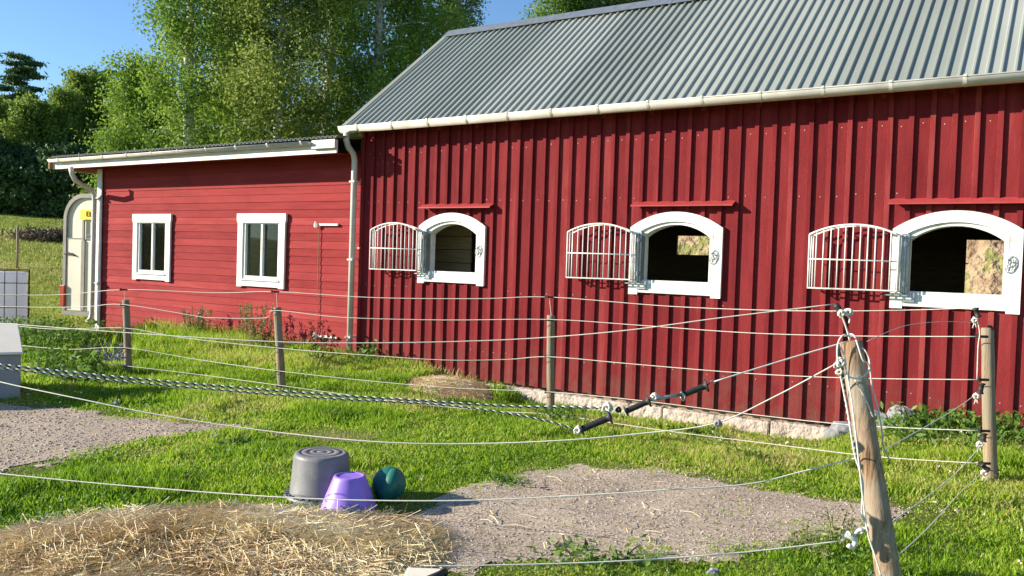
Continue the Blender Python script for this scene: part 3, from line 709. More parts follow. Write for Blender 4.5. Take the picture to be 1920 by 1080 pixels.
def knot(m, c, r, n=26, mi=0, seed=1):
    R_ = random.Random(seed); p = []
    for i in range(n):
        a = i*1.9; p.append(Vector(c)+Vector((math.cos(a)*r*R_.uniform(.4, 1), math.sin(a*1.3)*r*R_.uniform(.3, .9), math.sin(a)*r*R_.uniform(.5, 1))))
    m.tube(sag(p, 3), r*.22, 5, mi)
for (a, b) in (((1829, 578), (1834, 595)), ((1842, 718), (1837, 738)), ((1846, 812), (1843, 828)), ((1840, 870), (1852, 882))):
    m = MB(); mk = MB(); A = atZ(*a, 6.12); B = atZ(*b, 6.12); m.tube([A, A.lerp(B, .15), A.lerp(B, .2), A.lerp(B, .8), A.lerp(B, .85), B], [.022, .022, .016, .018, .024, .024], 10)
    knot(mk, B+Vector((-.02, 0, -.02)), .024, seed=int(a[0]))
    e = B+Vector((-.02, 0, -.03)); mk.tube([e, e+Vector((-.012, 0, -.05))], .004, 5); mk.tube([e, e+Vector((.012, 0, -.045))], .004, 5)
    m.build('end_insulator', BLACK, fence, smooth=True); mk.build('rope_knot', ROPEW, fence, smooth=True)
m = MB(); m.tube(pz([(1851, 612, 6.2), (1858, 612, 6.2), (1862, 618, 6.2)]), .01, 6); m.build('post_top_clip', BLACK, fence)

near = empty('leaning_post_fence', gr(1666, 1088), 'foreground rope fence held by a thick leaning wooden post wrapped in loose rope', 'fence')
Zq = 4.2
m = MB(); A = atZ(1668, 1092, 4.08); B = atZ(1594, 642, 4.26); roundpost(m, A-(B-A)*.15, B, .060, .054, 24, 5)
m.build('leaning_post', POST, near, smooth=True, loc=A)
RW = .0042
def rope(l, name='fence_rope', r=RW, mat=None, par=None):
    m = MB(); m.tube(sag(pz(l), 5), r, 6); return m.build(name, mat or ROPEW, par or near, smooth=True)
rope([(-90, 690, 5.4), (0, 716, 5.2), (150, 748, 5.0), (300, 778, 4.9), (500, 808, 4.8), (700, 828, 4.65), (870, 832, 4.6), (1050, 826, 4.5), (1200, 813, 4.45), (1340, 794, 4.35), (1450, 745, 4.28), (1568, 682, 4.15)], r=.0034)
rope([(-90, 876, 4.9), (0, 888, 4.75), (250, 912, 4.6), (560, 934, 4.4), (830, 939, 4.3), (1050, 931, 4.25), (1240, 919, 4.2), (1400, 908, 4.2), (1500, 885, 4.2), (1600, 860, 4.15), (1612, 852, 4.1)], r=.0034)
rope([(-90, 1034, 4.4), (0, 1042, 4.3), (300, 1055, 4.2), (700, 1062, 4.1), (1000, 1058, 4.1), (1200, 1050, 4.1), (1400, 1035, 4.1), (1580, 1014, 4.08)], r=.0036)
rope([(-90, 600, 5.6), (0, 606, 5.4), (240, 624, 5.1), (500, 640, 4.9), (700, 643, 4.8), (950, 637, 4.7), (1160, 621, 4.5), (1350, 596, 4.35), (1566, 570, 4.2)], r=.0027)
rope([(1590, 640, 4.2), (1480, 672, 4.2), (1338, 716, 4.15)], r=.0036)
rope([(1626, 640, 4.3), (1700, 610, 4.9), (1780, 603, 5.6), (1832, 606, 6.2)], r=.0016)
rope([(1634, 850, 4.3), (1660, 842, 4.6), (1730, 803, 5.2), (1790, 768, 5.7), (1828, 741, 6.12)], r=.003)
rope([(1672, 978, 4.2), (1740, 930, 5.0), (1800, 880, 5.7), (1842, 832, 6.1)], r=.0028)
rope([(1683, 1042, 4.1), (1740, 990, 4.8), (1812, 912, 5.8), (1848, 884, 6.1)], r=.0028)
# loose rope wrapped round the leaning post
rope([(1595, 632, 4.16), (1582, 628, 4.13), (1572, 642, 4.12), (1570, 668, 4.12), (1576, 690, 4.12), (1586, 703, 4.12), (1606, 710, 4.12), (1622, 703, 4.14), (1630, 690, 4.16), (1629, 672, 4.2), (1622, 657, 4.2), (1614, 652, 4.22)], 'loose_rope')
rope([(1575, 650, 4.12), (1584, 668, 4.12), (1586, 690, 4.12), (1596, 745, 4.1), (1603, 800, 4.08), (1612, 880, 4.07), (1625, 990, 4.05), (1640, 1040, 4.03), (1652, 1080, 4.02)], 'loose_rope')
rope([(1592, 626, 4.2), (1602, 630, 4.16), (1610, 652, 4.14), (1618, 675, 4.14), (1630, 686, 4.15), (1636, 730, 4.18), (1647, 770, 4.18), (1654, 810, 4.18), (1657, 838, 4.18), (1668, 862, 4.2)], 'loose_rope')
rope([(1603, 712, 4.11), (1616, 735, 4.12), (1628, 760, 4.13), (1637, 782, 4.13)], 'loose_rope')
rope([(1575, 700, 4.13), (1582, 735, 4.12), (1590, 775, 4.1), (1602, 850, 4.08), (1618, 905, 4.07), (1616, 960, 4.06), (1625, 985, 4.06)], 'loose_rope')
m = MB(); twisted(m, sag(pz([(1576, 690, 4.14), (1583, 735, 4.13), (1590, 780, 4.11), (1600, 830, 4.1), (1608, 872, 4.09)]), 4), .0055, .03); m.build('loose_twisted_rope', [ROPEW, ROPEG], near, smooth=True)
rope([(1594, 640, 4.2), (1586, 612, 4.19), (1577, 588, 4.18)], 'tie_rope', .0048)
m = MB(); A = atZ(1566, 570, 4.18); B = atZ(1577, 585, 4.18); m.tube([A, A.lerp(B, .3), B, B+(B-A)*.1], [.012, .017, .014, .018], 8); m.build('end_insulator', BLACK, near, smooth=True)
m = MB(); m.tube([atZ(1573, 645, 4.3), atZ(1572, 690, 4.26)], .016, 8); m.tube([atZ(1611, 640, 4.33), atZ(1614, 662, 4.33)], .02, 8); m.build('insulator', BLACK, near)
for q, r, s_ in (((1577, 588), .022, 3), ((1591, 585), .026, 4), ((1576, 680), .03, 5), ((1568, 685), .018, 6), ((1574, 697), .022, 8), ((1628, 988), .02, 7)):
    m = MB(); knot(m, atZ(*q, 4.13), r*.85, seed=s_); m.build('rope_knot', ROPEP, near, smooth=True)
m = MB()
m.tube(sag(pz([(1588, 592, 4.13), (1593, 598, 4.12), (1592, 606, 4.12)]), 3), .004, 5)
m.build('rope_knot', ROPEW, near, smooth=True)
m = MB(); m.tube(sag(pz([(1580, 1014, 4.08), (1586, 1000, 4.07), (1600, 1003, 4.06), (1612, 994, 4.06), (1628, 990, 4.06)]), 4), .008, 6)
knot(m, atZ(1590, 1003, 4.06), .02, seed=9); knot(m, atZ(1612, 996, 4.06), .018, seed=10)
m.build('rope_knot', ROPEW, near, smooth=True)
m = MB(); pq = pz([(1584, 1002, 4.06), (1596, 1008, 4.05), (1604, 1014, 4.05), (1598, 1027, 4.05), (1590, 1022, 4.05)])
m.tube(sag(pq, 3), .012, 6); m.build('frayed_end', ROPEW, near, smooth=True)
m = MB(); knot(m, atZ(1346, 793, 4.3), .022, seed=12); m.build('rope_tie', GSTONE, near, smooth=True)
# gate ropes with spring handles
def handle(m, a, b, r=.016):
    a, b = Vector(a), Vector(b); d = (b-a); L = d.length; P_ = []; R_ = []
    st = [(0, 1.0), (.03, 1.75), (.06, 1.75), (.07, 1.0)]
    k = 10
    for i in range(k):
        t = .08+.78*i/k; st += [(t, .92), (t+.04, 1.05)]
    st += [(.90, 1.0), (.91, 2.0), (.96, 2.1), (.97, .8), (1, .6)]
    for t, s_ in st: P_.append(a+d*t); R_.append(r*s_)
    m.tube(P_, R_, 12)
g1 = empty('gate_rope', atZ(1325, 724, 4.15), 'uppermost gate rope ending in a brown handle and rod against the red wall', 'gate rope', 'spring gates with handles')
m = MB(); handle(m, atZ(1278, 741, 4.15), atZ(1327, 722, 4.15)); m.build('handle', BLACK, g1, smooth=True)
m = MB(); m.tube(pz([(1280, 740, 4.15), (1250, 744, 4.15), (1222, 750, 4.15)]), .008, 8); m.tube(pz([(1327, 722, 4.15), (1334, 714, 4.15), (1340, 716, 4.15), (1338, 722, 4.15)]), .004, 6)
m.tube(sag(pz([(1276, 735, 4.12), (1284, 742, 4.12), (1281, 752, 4.12), (1276, 744, 4.12)]), 3), .004, 6); m.build('spring_rod', GALV, g1, smooth=True)
g2 = empty('gate_rope', atZ(1200, 760, 4.15), 'thick green and white twisted gate rope ending in the middle black handle', 'gate rope', 'spring gates with handles')
m = MB(); handle(m, atZ(1172, 772, 4.15), atZ(1219, 751, 4.15), .015); m.build('handle', BLACK, g2, smooth=True)
m = MB(); twisted(m, sag(pz([(-90, 676, 3.9), (0, 684, 3.95), (200, 705, 4.0), (400, 723, 4.05), (600, 739, 4.1), (800, 752, 4.15), (960, 762, 4.2), (1060, 763, 4.2), (1134, 765, 4.15)]), 8), .0062, .042)
knot(m, atZ(1140, 764, 4.15), .026, seed=20); knot(m, atZ(1160, 768, 4.15), .016, mi=1, seed=21); m.build('twisted_rope', [ROPEP, ROPEG], g2, smooth=True)
m = MB(); m.tube(sag(pz([(1219, 751, 4.15), (1225, 742, 4.15), (1236, 743, 4.15), (1240, 750, 4.15)]), 3), .004, 6); knot(m, atZ(1228, 744, 4.15), .022, seed=22); m.build('hook', ROPEW, g2, smooth=True)
g3 = empty('gate_rope', atZ(1115, 795, 4.05), 'lowest twisted gate rope ending in a black handle hanging over the grass', 'gate rope', 'spring gates with handles')
m = MB(); handle(m, atZ(1088, 806, 4.05), atZ(1147, 781, 4.05), .0165); m.build('handle', BLACK, g3, smooth=True)
m = MB(); twisted(m, sag(pz([(-90, 682, 3.85), (0, 690, 3.9), (200, 712, 3.95), (400, 730, 4.0), (600, 746, 4.05), (800, 757, 4.1), (920, 770, 4.1), (1010, 786, 4.08), (1086, 806, 4.05)]), 8), .0052, .04)
knot(m, atZ(1084, 806, 4.05), .022, seed=30); m.build('twisted_rope', [ROPEP, ROPEG], g3, smooth=True)
m = MB(); m.tube(sag(pz([(1147, 781, 4.05), (1142, 772, 4.07), (1136, 766, 4.1)]), 3), .004, 6); m.build('hook', ROPEW, g3, smooth=True)

# ------------------------------------------------------------------ tubs, bucket, ball
def onground(px_, py_, dz=0.0):
    p = gr(px_, py_); return Vector((p.x, p.y, terrf(p.x, p.y)+dz))
c = onground(601, 930)
t = empty('upturned_tub', c, 'large grey plastic tub standing upside down on the grass beside the purple bucket', 'tub')
m = MB(); rz = -.35
m.lathe([(.205, .0), (.207, .02), (.203, .03), (.183, .255), (.178, .272), (.165, .281), (.14, .283), (.136, .276), (.131, .283), (.085, .284), (.082, .278), (.078, .284), (.04, .284), (.037, .279), (.034, .284), (0.0001, .284)], 48, 0, c, 1.0, .92, rz)
m.build('body', GREYP, t, smooth=True)
m = MB(); m.lathe([(.20, .028), (.235, .03), (.24, .018), (.235, .004), (.20, .006)], 48, 0, c, 1, .92, rz)
for k in range(30):
    a = 2*math.pi*k/30; x, y = .226*math.cos(a), .226*.92*math.sin(a); R3 = Matrix.Rotation(rz, 3, 'Z')
    m.box(-.006, .006, -.02, .02, .028, .036, rot=R3 @ Matrix.Rotation(a+math.pi/2, 3, 'Z'), org=c+R3 @ Vector((x*.96, y*.96, 0)))
m.build('rim', GREYP, t, smooth=False)
c = onground(654, 953)
t = empty('upturned_bucket', c, 'small purple bucket standing upside down in front of the grey tub', 'bucket')
m = MB(); m.lathe([(.163, .0), (.166, .006), (.160, .02), (.096, .186), (.091, .194), (.078, .197), (.074, .191), (.068, .190), (.0001, .189)], 48, 0, c)
m.build('body', PURP, t, smooth=True)
m = MB()
for z in (.045, .06, .075, .09): r = .1645-(.1645-.096)*(z/.186); m.lathe([(r-.002, z-.004), (r+.0025, z), (r-.002, z+.004)], 48, 0, c)
m.build('ribs', PURP, t, smooth=True)
cb = gr(729, 936); cb.z = terrf(cb.x, cb.y)+.100
m = MB(); vs = []; n1, n2 = 40, 24
ax_ = Vector((.62, -.55, .35)).normalized()
for i in range(n2+1):
    th = math.pi*i/n2
    for j in range(n1):
        a = 2*math.pi*j/n1; d = Vector((math.sin(th)*math.cos(a), math.sin(th)*math.sin(a), math.cos(th)))
        r = .105
        h = Vector((.45, -.75, 0)); side = Vector((.82, .52, .0)).normalized()
        u = d.dot(Vector((.5, -.62, .6)).normalized()); r += .0
        vs.append(cb+d*r)
m.add(vs, [(i*n1+j, i*n1+(j+1) % n1, (i+1)*n1+(j+1) % n1, (i+1)*n1+j)[::-1] for i in range(n2) for j in range(n1)])
bt = empty('rubber_horse_ball', cb-Vector((0, 0, .1)), 'dark green rubber ball with a fat handle lying beside the purple bucket', 'ball')
m.build('ball', TEAL, bt, smooth=True)
m = MB(); e = lambda a, b, z: cb+rt*a-fw*b+Vector((0, 0, z))
m.tube(sag([e(-.01, .05, -.07), e(-.01, .085, -.045), e(.01, .095, -.01), e(.03, .085, .03), e(.035, .06, .06), e(.03, .02, .075)], 5), [.03+.022*math.sin(math.pi*i/25) for i in range(26)], 20)
m.build('handle', TEAL, bt, smooth=True)
# pale plastic box at the lower edge
c = onground(793, 1100)
t = empty('plastic_box', c, 'pale plastic box with a black handle at the bottom edge of the gravel', 'box')
R3 = Matrix.Rotation(.55, 3, 'Z')
m = MB(); m.box(-.085, .085, -.10, .06, -.01, .07, rot=R3, org=c); m.build('body', GBOX, t, bevel=.012)
m = MB(); m.tube(sag([c+R3 @ Vector(v) for v in ((.0, -.125, .06), (.03, -.135, .085), (.085, -.115, .105), (.105, -.06, .10), (.10, -.03, .07))], 4), .014, 8); m.build('handle', BLACK, t, smooth=True)
c = onground(725, 1092)
m = MB(); m.box(-.14, .10, -.06, .06, 0, .025, rot=Matrix.Rotation(.6, 3, 'Z'), org=Vector((0, 0, 0)))
o = m.build('wood_plank', ROPEP, None, bevel=.004); o.location = c; tag(o, 'short pale plank lying in the hay left of the plastic box', 'plank')
def rock(name, c, s, label, seed, mat=GSTONE):
    R_ = random.Random(seed); m = MB(); vs = []; n1, n2 = 14, 9
    ph = [R_.uniform(0, 6) for _ in range(6)]
    for i in range(n2+1):
        th = math.pi*i/n2
        for j in range(n1):
            a = 2*math.pi*j/n1; d = Vector((math.sin(th)*math.cos(a), math.sin(th)*math.sin(a), math.cos(th)))
            r = 1+.16*math.sin(3*d.x+ph[0])+.14*math.sin(4*d.y+ph[1])+.12*math.sin(5*d.z+ph[2])+.08*math.sin(7*d.x+5*d.y+ph[3])
            vs.append(Vector((d.x*s[0], d.y*s[1], d.z*s[2]))*r)
    m.add(vs, [(i*n1+j, i*n1+(j+1) % n1, (i+1)*n1+(j+1) % n1, (i+1)*n1+j)[::-1] for i in range(n2) for j in range(n1)])
    o = m.build(name, mat, None); o.location = c; return tag(o, label, 'stone')
rock('stone', onground(1335, 1084, .01), (.035, .03, .03), 'small bluish stone in the grass at the bottom edge of the gravel', 1)
rock('stone', onground(1648, 1088, .0), (.05, .04, .025), 'grey stone beside the foot of the leaning post', 2)
for i, (px_, py_, s, lb) in enumerate([(1592, 806, .14, 'large grey foundation stone behind the leaning post'), (1572, 816, .10, 'grey stone leaning on the barn foundation left of the leaning post'), (1640, 806, .15, 'pale boulder under the barn wall right of the leaning post'), (1686, 806, .13, 'rounded stone half hidden by nettles under the barn wall')]):
    q = atY(px_, py_, 8.80); rock('stone', Vector((q.x, 8.86, terrf(q.x, 8.86)+.02+.03*i)), (s*1.3, s*.7, s), lb, 10+i)
rock('stone', onground(215, 762, .0), (.05, .05, .035), 'brown stone at the upper edge of the gravel path', 31)
# crate/box and liquid tank on the left
Zb_ = 8.35
c = onground(12, 742)
t = empty('feed_box', c, 'grey box with a pale sloping lid at the left edge in front of the tank', 'box')
R3 = Matrix.Rotation(math.radians(38), 3, 'Z')
m = MB(); m.box(-1.5, 0, -.02, .9, 0, .43, rot=Matrix.Identity(3))
sx = lambda v: c+R3 @ Vector(v)
q0 = gr(38, 748); u = Vector((math.cos(math.radians(66)), math.sin(math.radians(66)), 0)); v_ = Vector((-u.y, u.x, 0))
def bx(a, b, z): return Vector((q0.x, q0.y, terrf(q0.x, q0.y)))+u*a+v_*b+Vector((0, 0, z))
m = MB(); z1, z2 = .43, .67
vs = [bx(-1.6, 0, 0), bx(0, 0, 0), bx(0, .9, 0), bx(-1.6, .9, 0), bx(-1.6, 0, z1), bx(0, 0, z1), bx(0, .9, z1+.1), bx(-1.6, .9, z1+.1)]
fs_ = [(3, 2, 1, 0), (0, 1, 5, 4), (1, 2, 6, 5), (2, 3, 7, 6), (3, 0, 4, 7), (4, 5, 6, 7)]
m.add(vs, fs_); m.build('body', DBOX, t, bevel=.01)
m = MB(); vs = [bx(-1.62, -.03, z1+.005), bx(.02, -.03, z1+.005), bx(.02, .93, z1+.08), bx(-1.62, .93, z1+.08), bx(-1.62, -.03, z1+.03), bx(.02, -.03, z1+.03), bx(.02, .93, z2+.0), bx(-1.62, .93, z2+.0)]
m.add(vs, [(3, 2, 1, 0), (0, 1, 5, 4), (1, 2, 6, 5), (2, 3, 7, 6), (3, 0, 4, 7), (4, 5, 6, 7)]); m.build('lid', GBOX, t, bevel=.01)
cx_, cy_ = gx(55, 14.0); gz = terrf(cx_, cy_)
t = empty('liquid_tank', (cx_, cy_, gz), 'white plastic liquid tank in a dark wire cage standing in the tall grass', 'tank')
a = math.radians(62); u = Vector((math.cos(a), math.sin(a), 0)); v_ = Vector((-u.y, u.x, 0)); O = Vector((cx_, cy_, gz))
def bb(a_, b_, z): return O+u*a_+v_*b_+Vector((0, 0, z))
def obox(m, a0, a1, b0, b1, z0, z1):
    vs = [bb(a_, b_, z) for z in (z0, z1) for a_, b_ in ((a0, b0), (a1, b0), (a1, b1), (a0, b1))]
    m.add(vs, [(3, 2, 1, 0), (4, 5, 6, 7), (0, 1, 5, 4), (1, 2, 6, 5), (2, 3, 7, 6), (3, 0, 4, 7)])
m = MB(); obox(m, -1.16, -.03, .03, .97, .16, 1.14); m.build('tank_body', TANK, t, bevel=.04)
m = MB()
for k in range(8): x = -1.19+1.19*k/7; m.tube([bb(x, 0, .12), bb(x, 0, 1.17)], .0065, 6); m.tube([bb(x, 1, .12), bb(x, 1, 1.17)], .0065, 6)
for k in range(6):
    z = .16+k*1.0/5; m.tube([bb(-1.19, 0, z), bb(0, 0, z), bb(0, 1, z), bb(-1.19, 1, z), bb(-1.19, 0, z)], .0065, 6)
for k in range(1, 6): m.tube([bb(0, k/6, .12), bb(0, k/6, 1.17)], .0065, 6)
m.build('wire_cage', BLACK, t)
m = MB(); obox(m, -1.2, 0, 0, .12, 0, .11); obox(m, -1.2, 0, .44, .56, 0, .11); obox(m, -1.2, 0, .88, 1, 0, .11); obox(m, -1.2, 0, 0, 1, .111, .14); m.build('pallet', BROWN, t)
# horse trailer
cx_, cy_ = gx(181, 17.6); gz = terrf(cx_, cy_)
t = empty('horse_trailer', (cx_, cy_, gz), 'cream horse trailer with a rounded grey trimmed top parked behind the annex', 'trailer')
a = math.radians(12); u = Vector((math.cos(a), math.sin(a), 0)); v_ = Vector((-u.y, u.x, 0)); O = Vector((cx_, cy_, gz))
HW, ZB, ZTt = .84, .28, 2.62-gz
def prof(hw, zb, zt, r, n=14):
    p = [(-hw, zb)]+[(-hw+r-r*math.cos(i*math.pi/2/n), zt-r+r*math.sin(i*math.pi/2/n)) for i in range(n+1)]
    return p+[(-x, z) for x, z in p[::-1]]
m = MB(); p = prof(HW, ZB, ZTt-.03, .52); k = len(p)
vs = [bb(x, 0, z) for x, z in p]+[bb(x, 3.0, z) for x, z in p]
m.add(vs, [tuple(range(k)), tuple(range(2*k-1, k-1, -1))]+[(i, k+i, k+(i+1) % k, (i+1) % k) for i in range(k)]); m.build('body', TRAIL, t)
m = MB(); p1 = prof(HW+.035, ZB-.02, ZTt, .54); p2 = prof(HW-.045, ZB+.0, ZTt-.085, .46)
vs = [bb(x, -.05, z) for x, z in p1]+[bb(x, -.05, z) for x, z in p2]+[bb(x, .06, z) for x, z in p1]+[bb(x, -.01, z) for x, z in p2]; k = len(p1)
fs_ = []
for i in range(k-1): fs_ += [(i, i+1, k+i+1, k+i), (i, 2*k+i, 2*k+i+1, i+1), (k+i, k+i+1, 3*k+i+1, 3*k+i)]
m.add(vs, fs_); m.build('roof_trim', TRIM, t, smooth=False)
m = MB(); obox(m, -HW+.05, -.36, -.03, -.001, ZB, 1.78-gz*0); obox(m, -.26, HW-.05, -.03, -.001, ZB, 1.74)
m.build('ramp_door', TRAIL, t, bevel=.008)
m = MB(); obox(m, -.355, -.265, -.06, -.0305, ZB+.02, 1.74); obox(m, -.345, -.30, -.05, -.02, 1.74, 2.17); obox(m, -HW+.03, HW-.03, -.04, -.031, 1.775, 1.795); obox(m, -.26, HW-.05, -.045, -.031, 1.85, 1.868)
obox(m, -HW, HW, -.09, .0, ZB-.09, ZB-.01); m.build('door_post', TRIM, t)
m = MB(); obox(m, -.40, .42, -.055, -.03, 2.18, 2.38); sg = m.build('sign', YELL, t)
m = MB()
def glyph(m, ch, x, z, w_, h):
    L = {'E': [(0, 0, 0, 1), (0, 1, 1, 1), (0, .5, .8, .5), (0, 0, 1, 0)], 'L': [(0, 1, 0, 0), (0, 0, 1, 0)], 'U': [(0, 1, 0, 0), (0, 0, 1, 0), (1, 0, 1, 1)], 'R': [(0, 0, 0, 1), (0, 1, 1, 1), (1, 1, 1, .5), (1, .5, 0, .5), (.3, .5, 1, 0)], 'T': [(0, 1, 1, 1), (.5, 1, .5, 0)], 'S': [(1, 1, 0, 1), (0, 1, 0, .5), (0, .5, 1, .5), (1, .5, 1, 0), (1, 0, 0, 0)]}[ch]
    for a0, b0, a1, b1 in L: m.tube([bb(x+a0*w_, -.06, z+b0*h), bb(x+a1*w_, -.06, z+b1*h)], .010, 4)
for i, ch in enumerate('ELURETS'): glyph(m, ch, -.22+i*.085, 2.25, .055, .09)
m.build('sign_lettering', BROWN, sg)
m = MB(); obox(m, -HW-.06, -HW+.06, -.09, -.03, .36, .80); m.build('tail_light', REDL, t, bevel=.01)
m = MB(); obox(m, -HW+.12, -HW+.22, -.06, -.03, 1.44, 1.48); m.tube([bb(-HW+.02, -.05, 1.46), bb(-HW+.1, -.06, 1.48), bb(-HW+.3, -.05, 1.43)], .02, 6); m.build('latch', BLACK, t)
for b_ in (1.3, 2.05):
    m = MB(); m.tube([bb(-HW-.02, b_, .33), bb(-HW-.2, b_, .33)], .33, 24); m.build('wheel', BLACK, t)
m = MB(); q = onground(32, 470)
xx, yy = gx(32, 24); o = MB(); o.tube([(0, 0, -.1), (.03, 0, .6), (-.03, .02, 1.25)], .035, 8); o = o.build('stake', POST2, None, smooth=True); o.location = (xx, yy, terrf(xx, yy)-.1); tag(o, 'lone thin dark stake standing in the yellow meadow', 'stake')

# ------------------------------------------------------------------ vegetation helpers
def quads(C, size, rng, aspect=1.6, up_bias=0.0, tint=None):
    n = len(C); a = rng.normal(size=(n, 3)); a[:, 2] += up_bias; a /= np.linalg.norm(a, axis=1)[:, None]
    b = rng.normal(size=(n, 3)); b -= a*np.sum(a*b, 1)[:, None]; b /= np.linalg.norm(b, axis=1)[:, None]
    c = np.cross(a, b); s = size*rng.uniform(.6, 1.3, n)[:, None]
    V = np.stack([C-b*s*.5*aspect, C+c*s*.36, C+b*s*.5*aspect, C-c*s*.36], 1).reshape(-1, 3)
    return V, np.arange(4*n).reshape(n, 4), np.repeat(tint if tint is not None else rng.random(n), 4)
def tree(name, H, R, kind, seed, n_leaf, leaf, base=.2, lean=0.0, mats=None):
    """returns (trunk_mb, leaf arrays) in local coordinates"""
    r = np.random.default_rng(seed); R_ = random.Random(seed); tm = MB()
    ph = R_.uniform(0, 6); axp = lambda z: Vector((lean*z+.12*math.sin(z*.45+ph), .10*math.sin(z*.6+ph*2), z))
    tr = H*.013+.04
    tm.tube([axp(H*i/16)-Vector((0, 0, .3 if i == 0 else 0)) for i in range(17)], [tr*(1-.93*i/16)*(1.25 if i == 0 else 1) for i in range(17)], 10)
    C = []; T = []
    if kind in ('birch', 'decid'):
        nl = 54 if kind == 'birch' else 46
        for k in range(nl):
            f = base+(1-base)*((k+R_.random())/nl)**.85; z0 = f*H*.97; az = k*2.4+R_.uniform(-.5, .5)
            pr = math.sin(math.pi*min(1, (1-f)/(1-base)*.80+.12))**.8
            L = R*pr*R_.uniform(.65, 1.15)+.25; el_ = R_.uniform(.25, .8) if kind == 'birch' else R_.uniform(.1, .7)
            p0 = axp(z0); d = Vector((math.cos(az)*math.cos(el_), math.sin(az)*math.cos(el_), math.sin(el_)))
            pts = []
            for i in range(7):
                t = i/6; pts.append(p0+d*L*t+Vector((0, 0, -.30*L*t*t if kind == 'birch' else -.12*L*t*t)))
            tm.tube(pts, [max(.006, tr*.42*(1-f)*(1-i/6)+.008) for i in range(7)], 5, caps=False)
            tl = R_.uniform(-.22, .22); ns = max(4, int(4+L*7))
            for s_ in range(ns):
                t = R_.uniform(.15, 1.0)**.8; i = min(5, int(t*6)); q = pts[i].lerp(pts[i+1], t*6-i)
                off = Vector((R_.gauss(0, .22), R_.gauss(0, .22), R_.gauss(0, .15)))*L*.5
                q2 = q+off; dl = R_.uniform(.4, 1.3) if kind == 'birch' else R_.uniform(.15, .5)
                m_ = int(40*dl+25); tt = r.random(m_)
                w_ = .13+.10*(L > 1)
                P_ = np.array(q2)[None]+np.stack([r.normal(0, w_, m_), r.normal(0, w_, m_), -tt*dl+r.normal(0, .1, m_)], 1)
                C.append(P_); T.append(np.clip(.5+tl+R_.uniform(-.15, .15)+r.normal(0, .16, m_), 0, 1))
    elif kind == 'pine':
        for k in range(26):
            f = .42+.56*(k+R_.random())/26; z0 = f*H; az = k*2.4
            L = R*(1.05-f)*1.9*R_.uniform(.6, 1.1)+.3; p0 = axp(z0); d = Vector((math.cos(az), math.sin(az), R_.uniform(-.05, .35)))
            pts = [p0+d*L*i/4 for i in range(5)]; tm.tube(pts, [.05, .04, .03, .02, .01], 5, caps=False)
            for s_ in range(6):
                q = p0+d*L*R_.uniform(.35, 1.05)+Vector((R_.gauss(0, .25), R_.gauss(0, .25), 0)); m_ = 60
                P_ = np.array(q)[None]+r.normal(0, 1, (m_, 3))*np.array([.36, .36, .09]); C.append(P_); T.append(np.clip(.45+R_.uniform(-.2, .2)+r.normal(0, .15, m_)+.1, 0, 1))
    else:  # spruce
        nt_ = 24
        for k in range(nt_):
            f = .08+.9*k/nt_; z0 = f*H; L0 = R*(1-f)**.85+.15
            for j in range(7):
                az = j*.9+k*1.3+R_.uniform(-.2, .2); L = L0*R_.uniform(.7, 1.1); p0 = axp(z0); d = Vector((math.cos(az), math.sin(az), 0))
                pts = [p0+d*L*i/4+Vector((0, 0, -.28*L*(i/4)**1.5)) for i in range(5)]; tm.tube(pts, [.035, .028, .02, .014, .008], 4, caps=False)
                m_ = int(30+60*L); tt = r.random(m_)**.7
                P_ = np.array(p0)[None]+np.stack([d.x*L*tt-d.y*r.normal(0, .16, m_)*L*.8, d.y*L*tt+d.x*r.normal(0, .16, m_)*L*.8, -.28*L*tt**1.5-np.abs(r.normal(0, .14, m_))], 1)
                C.append(P_); T.append(np.clip(.4+R_.uniform(-.15, .15)+r.normal(0, .15, m_), 0, 1))
    C = np.concatenate(C); T = np.concatenate(T)
    if len(C) > n_leaf: s_ = r.permutation(len(C))[:n_leaf]; C, T = C[s_], T[s_]
    V, F_, TT = quads(C, leaf, r, 1.3 if kind in ('birch', 'decid') else 2.4, .3, T)
    return tm, V, F_, TT
def put_tree(name, spec, mats, loc, label, cat, group=None, rz=0, sc=1):
    tm, V, F_, TT = spec
    e_ = empty(name, loc, label, cat, group); e_.rotation_euler = (0, 0, rz); e_.scale = (sc, sc, sc)
    tk = tm.build('trunk', mats[0], None, smooth=True); tk.parent = e_
    cr = npmesh('crown', V, F_, mats[1], e_, {'tint': TT}); return e_
def copy_tree(o, loc, rz, sc, label, group=None):
    c = o.copy(); COL.objects.link(c); c.location = loc; c.rotation_euler = (0, 0, rz); c.scale = (sc, sc, sc*random.uniform(.93, 1.07)); c['label'] = label
    if group: c['group'] = group
    for ch in [q for q in bpy.data.objects if q.parent == o]:
        d = ch.copy(); COL.objects.link(d); d.parent = c
    return c
def tl(px_, Z): x, y = gx(px_, Z); return (x, y, terrf(x, y)-.05)
GB = 'birches behind the red buildings'
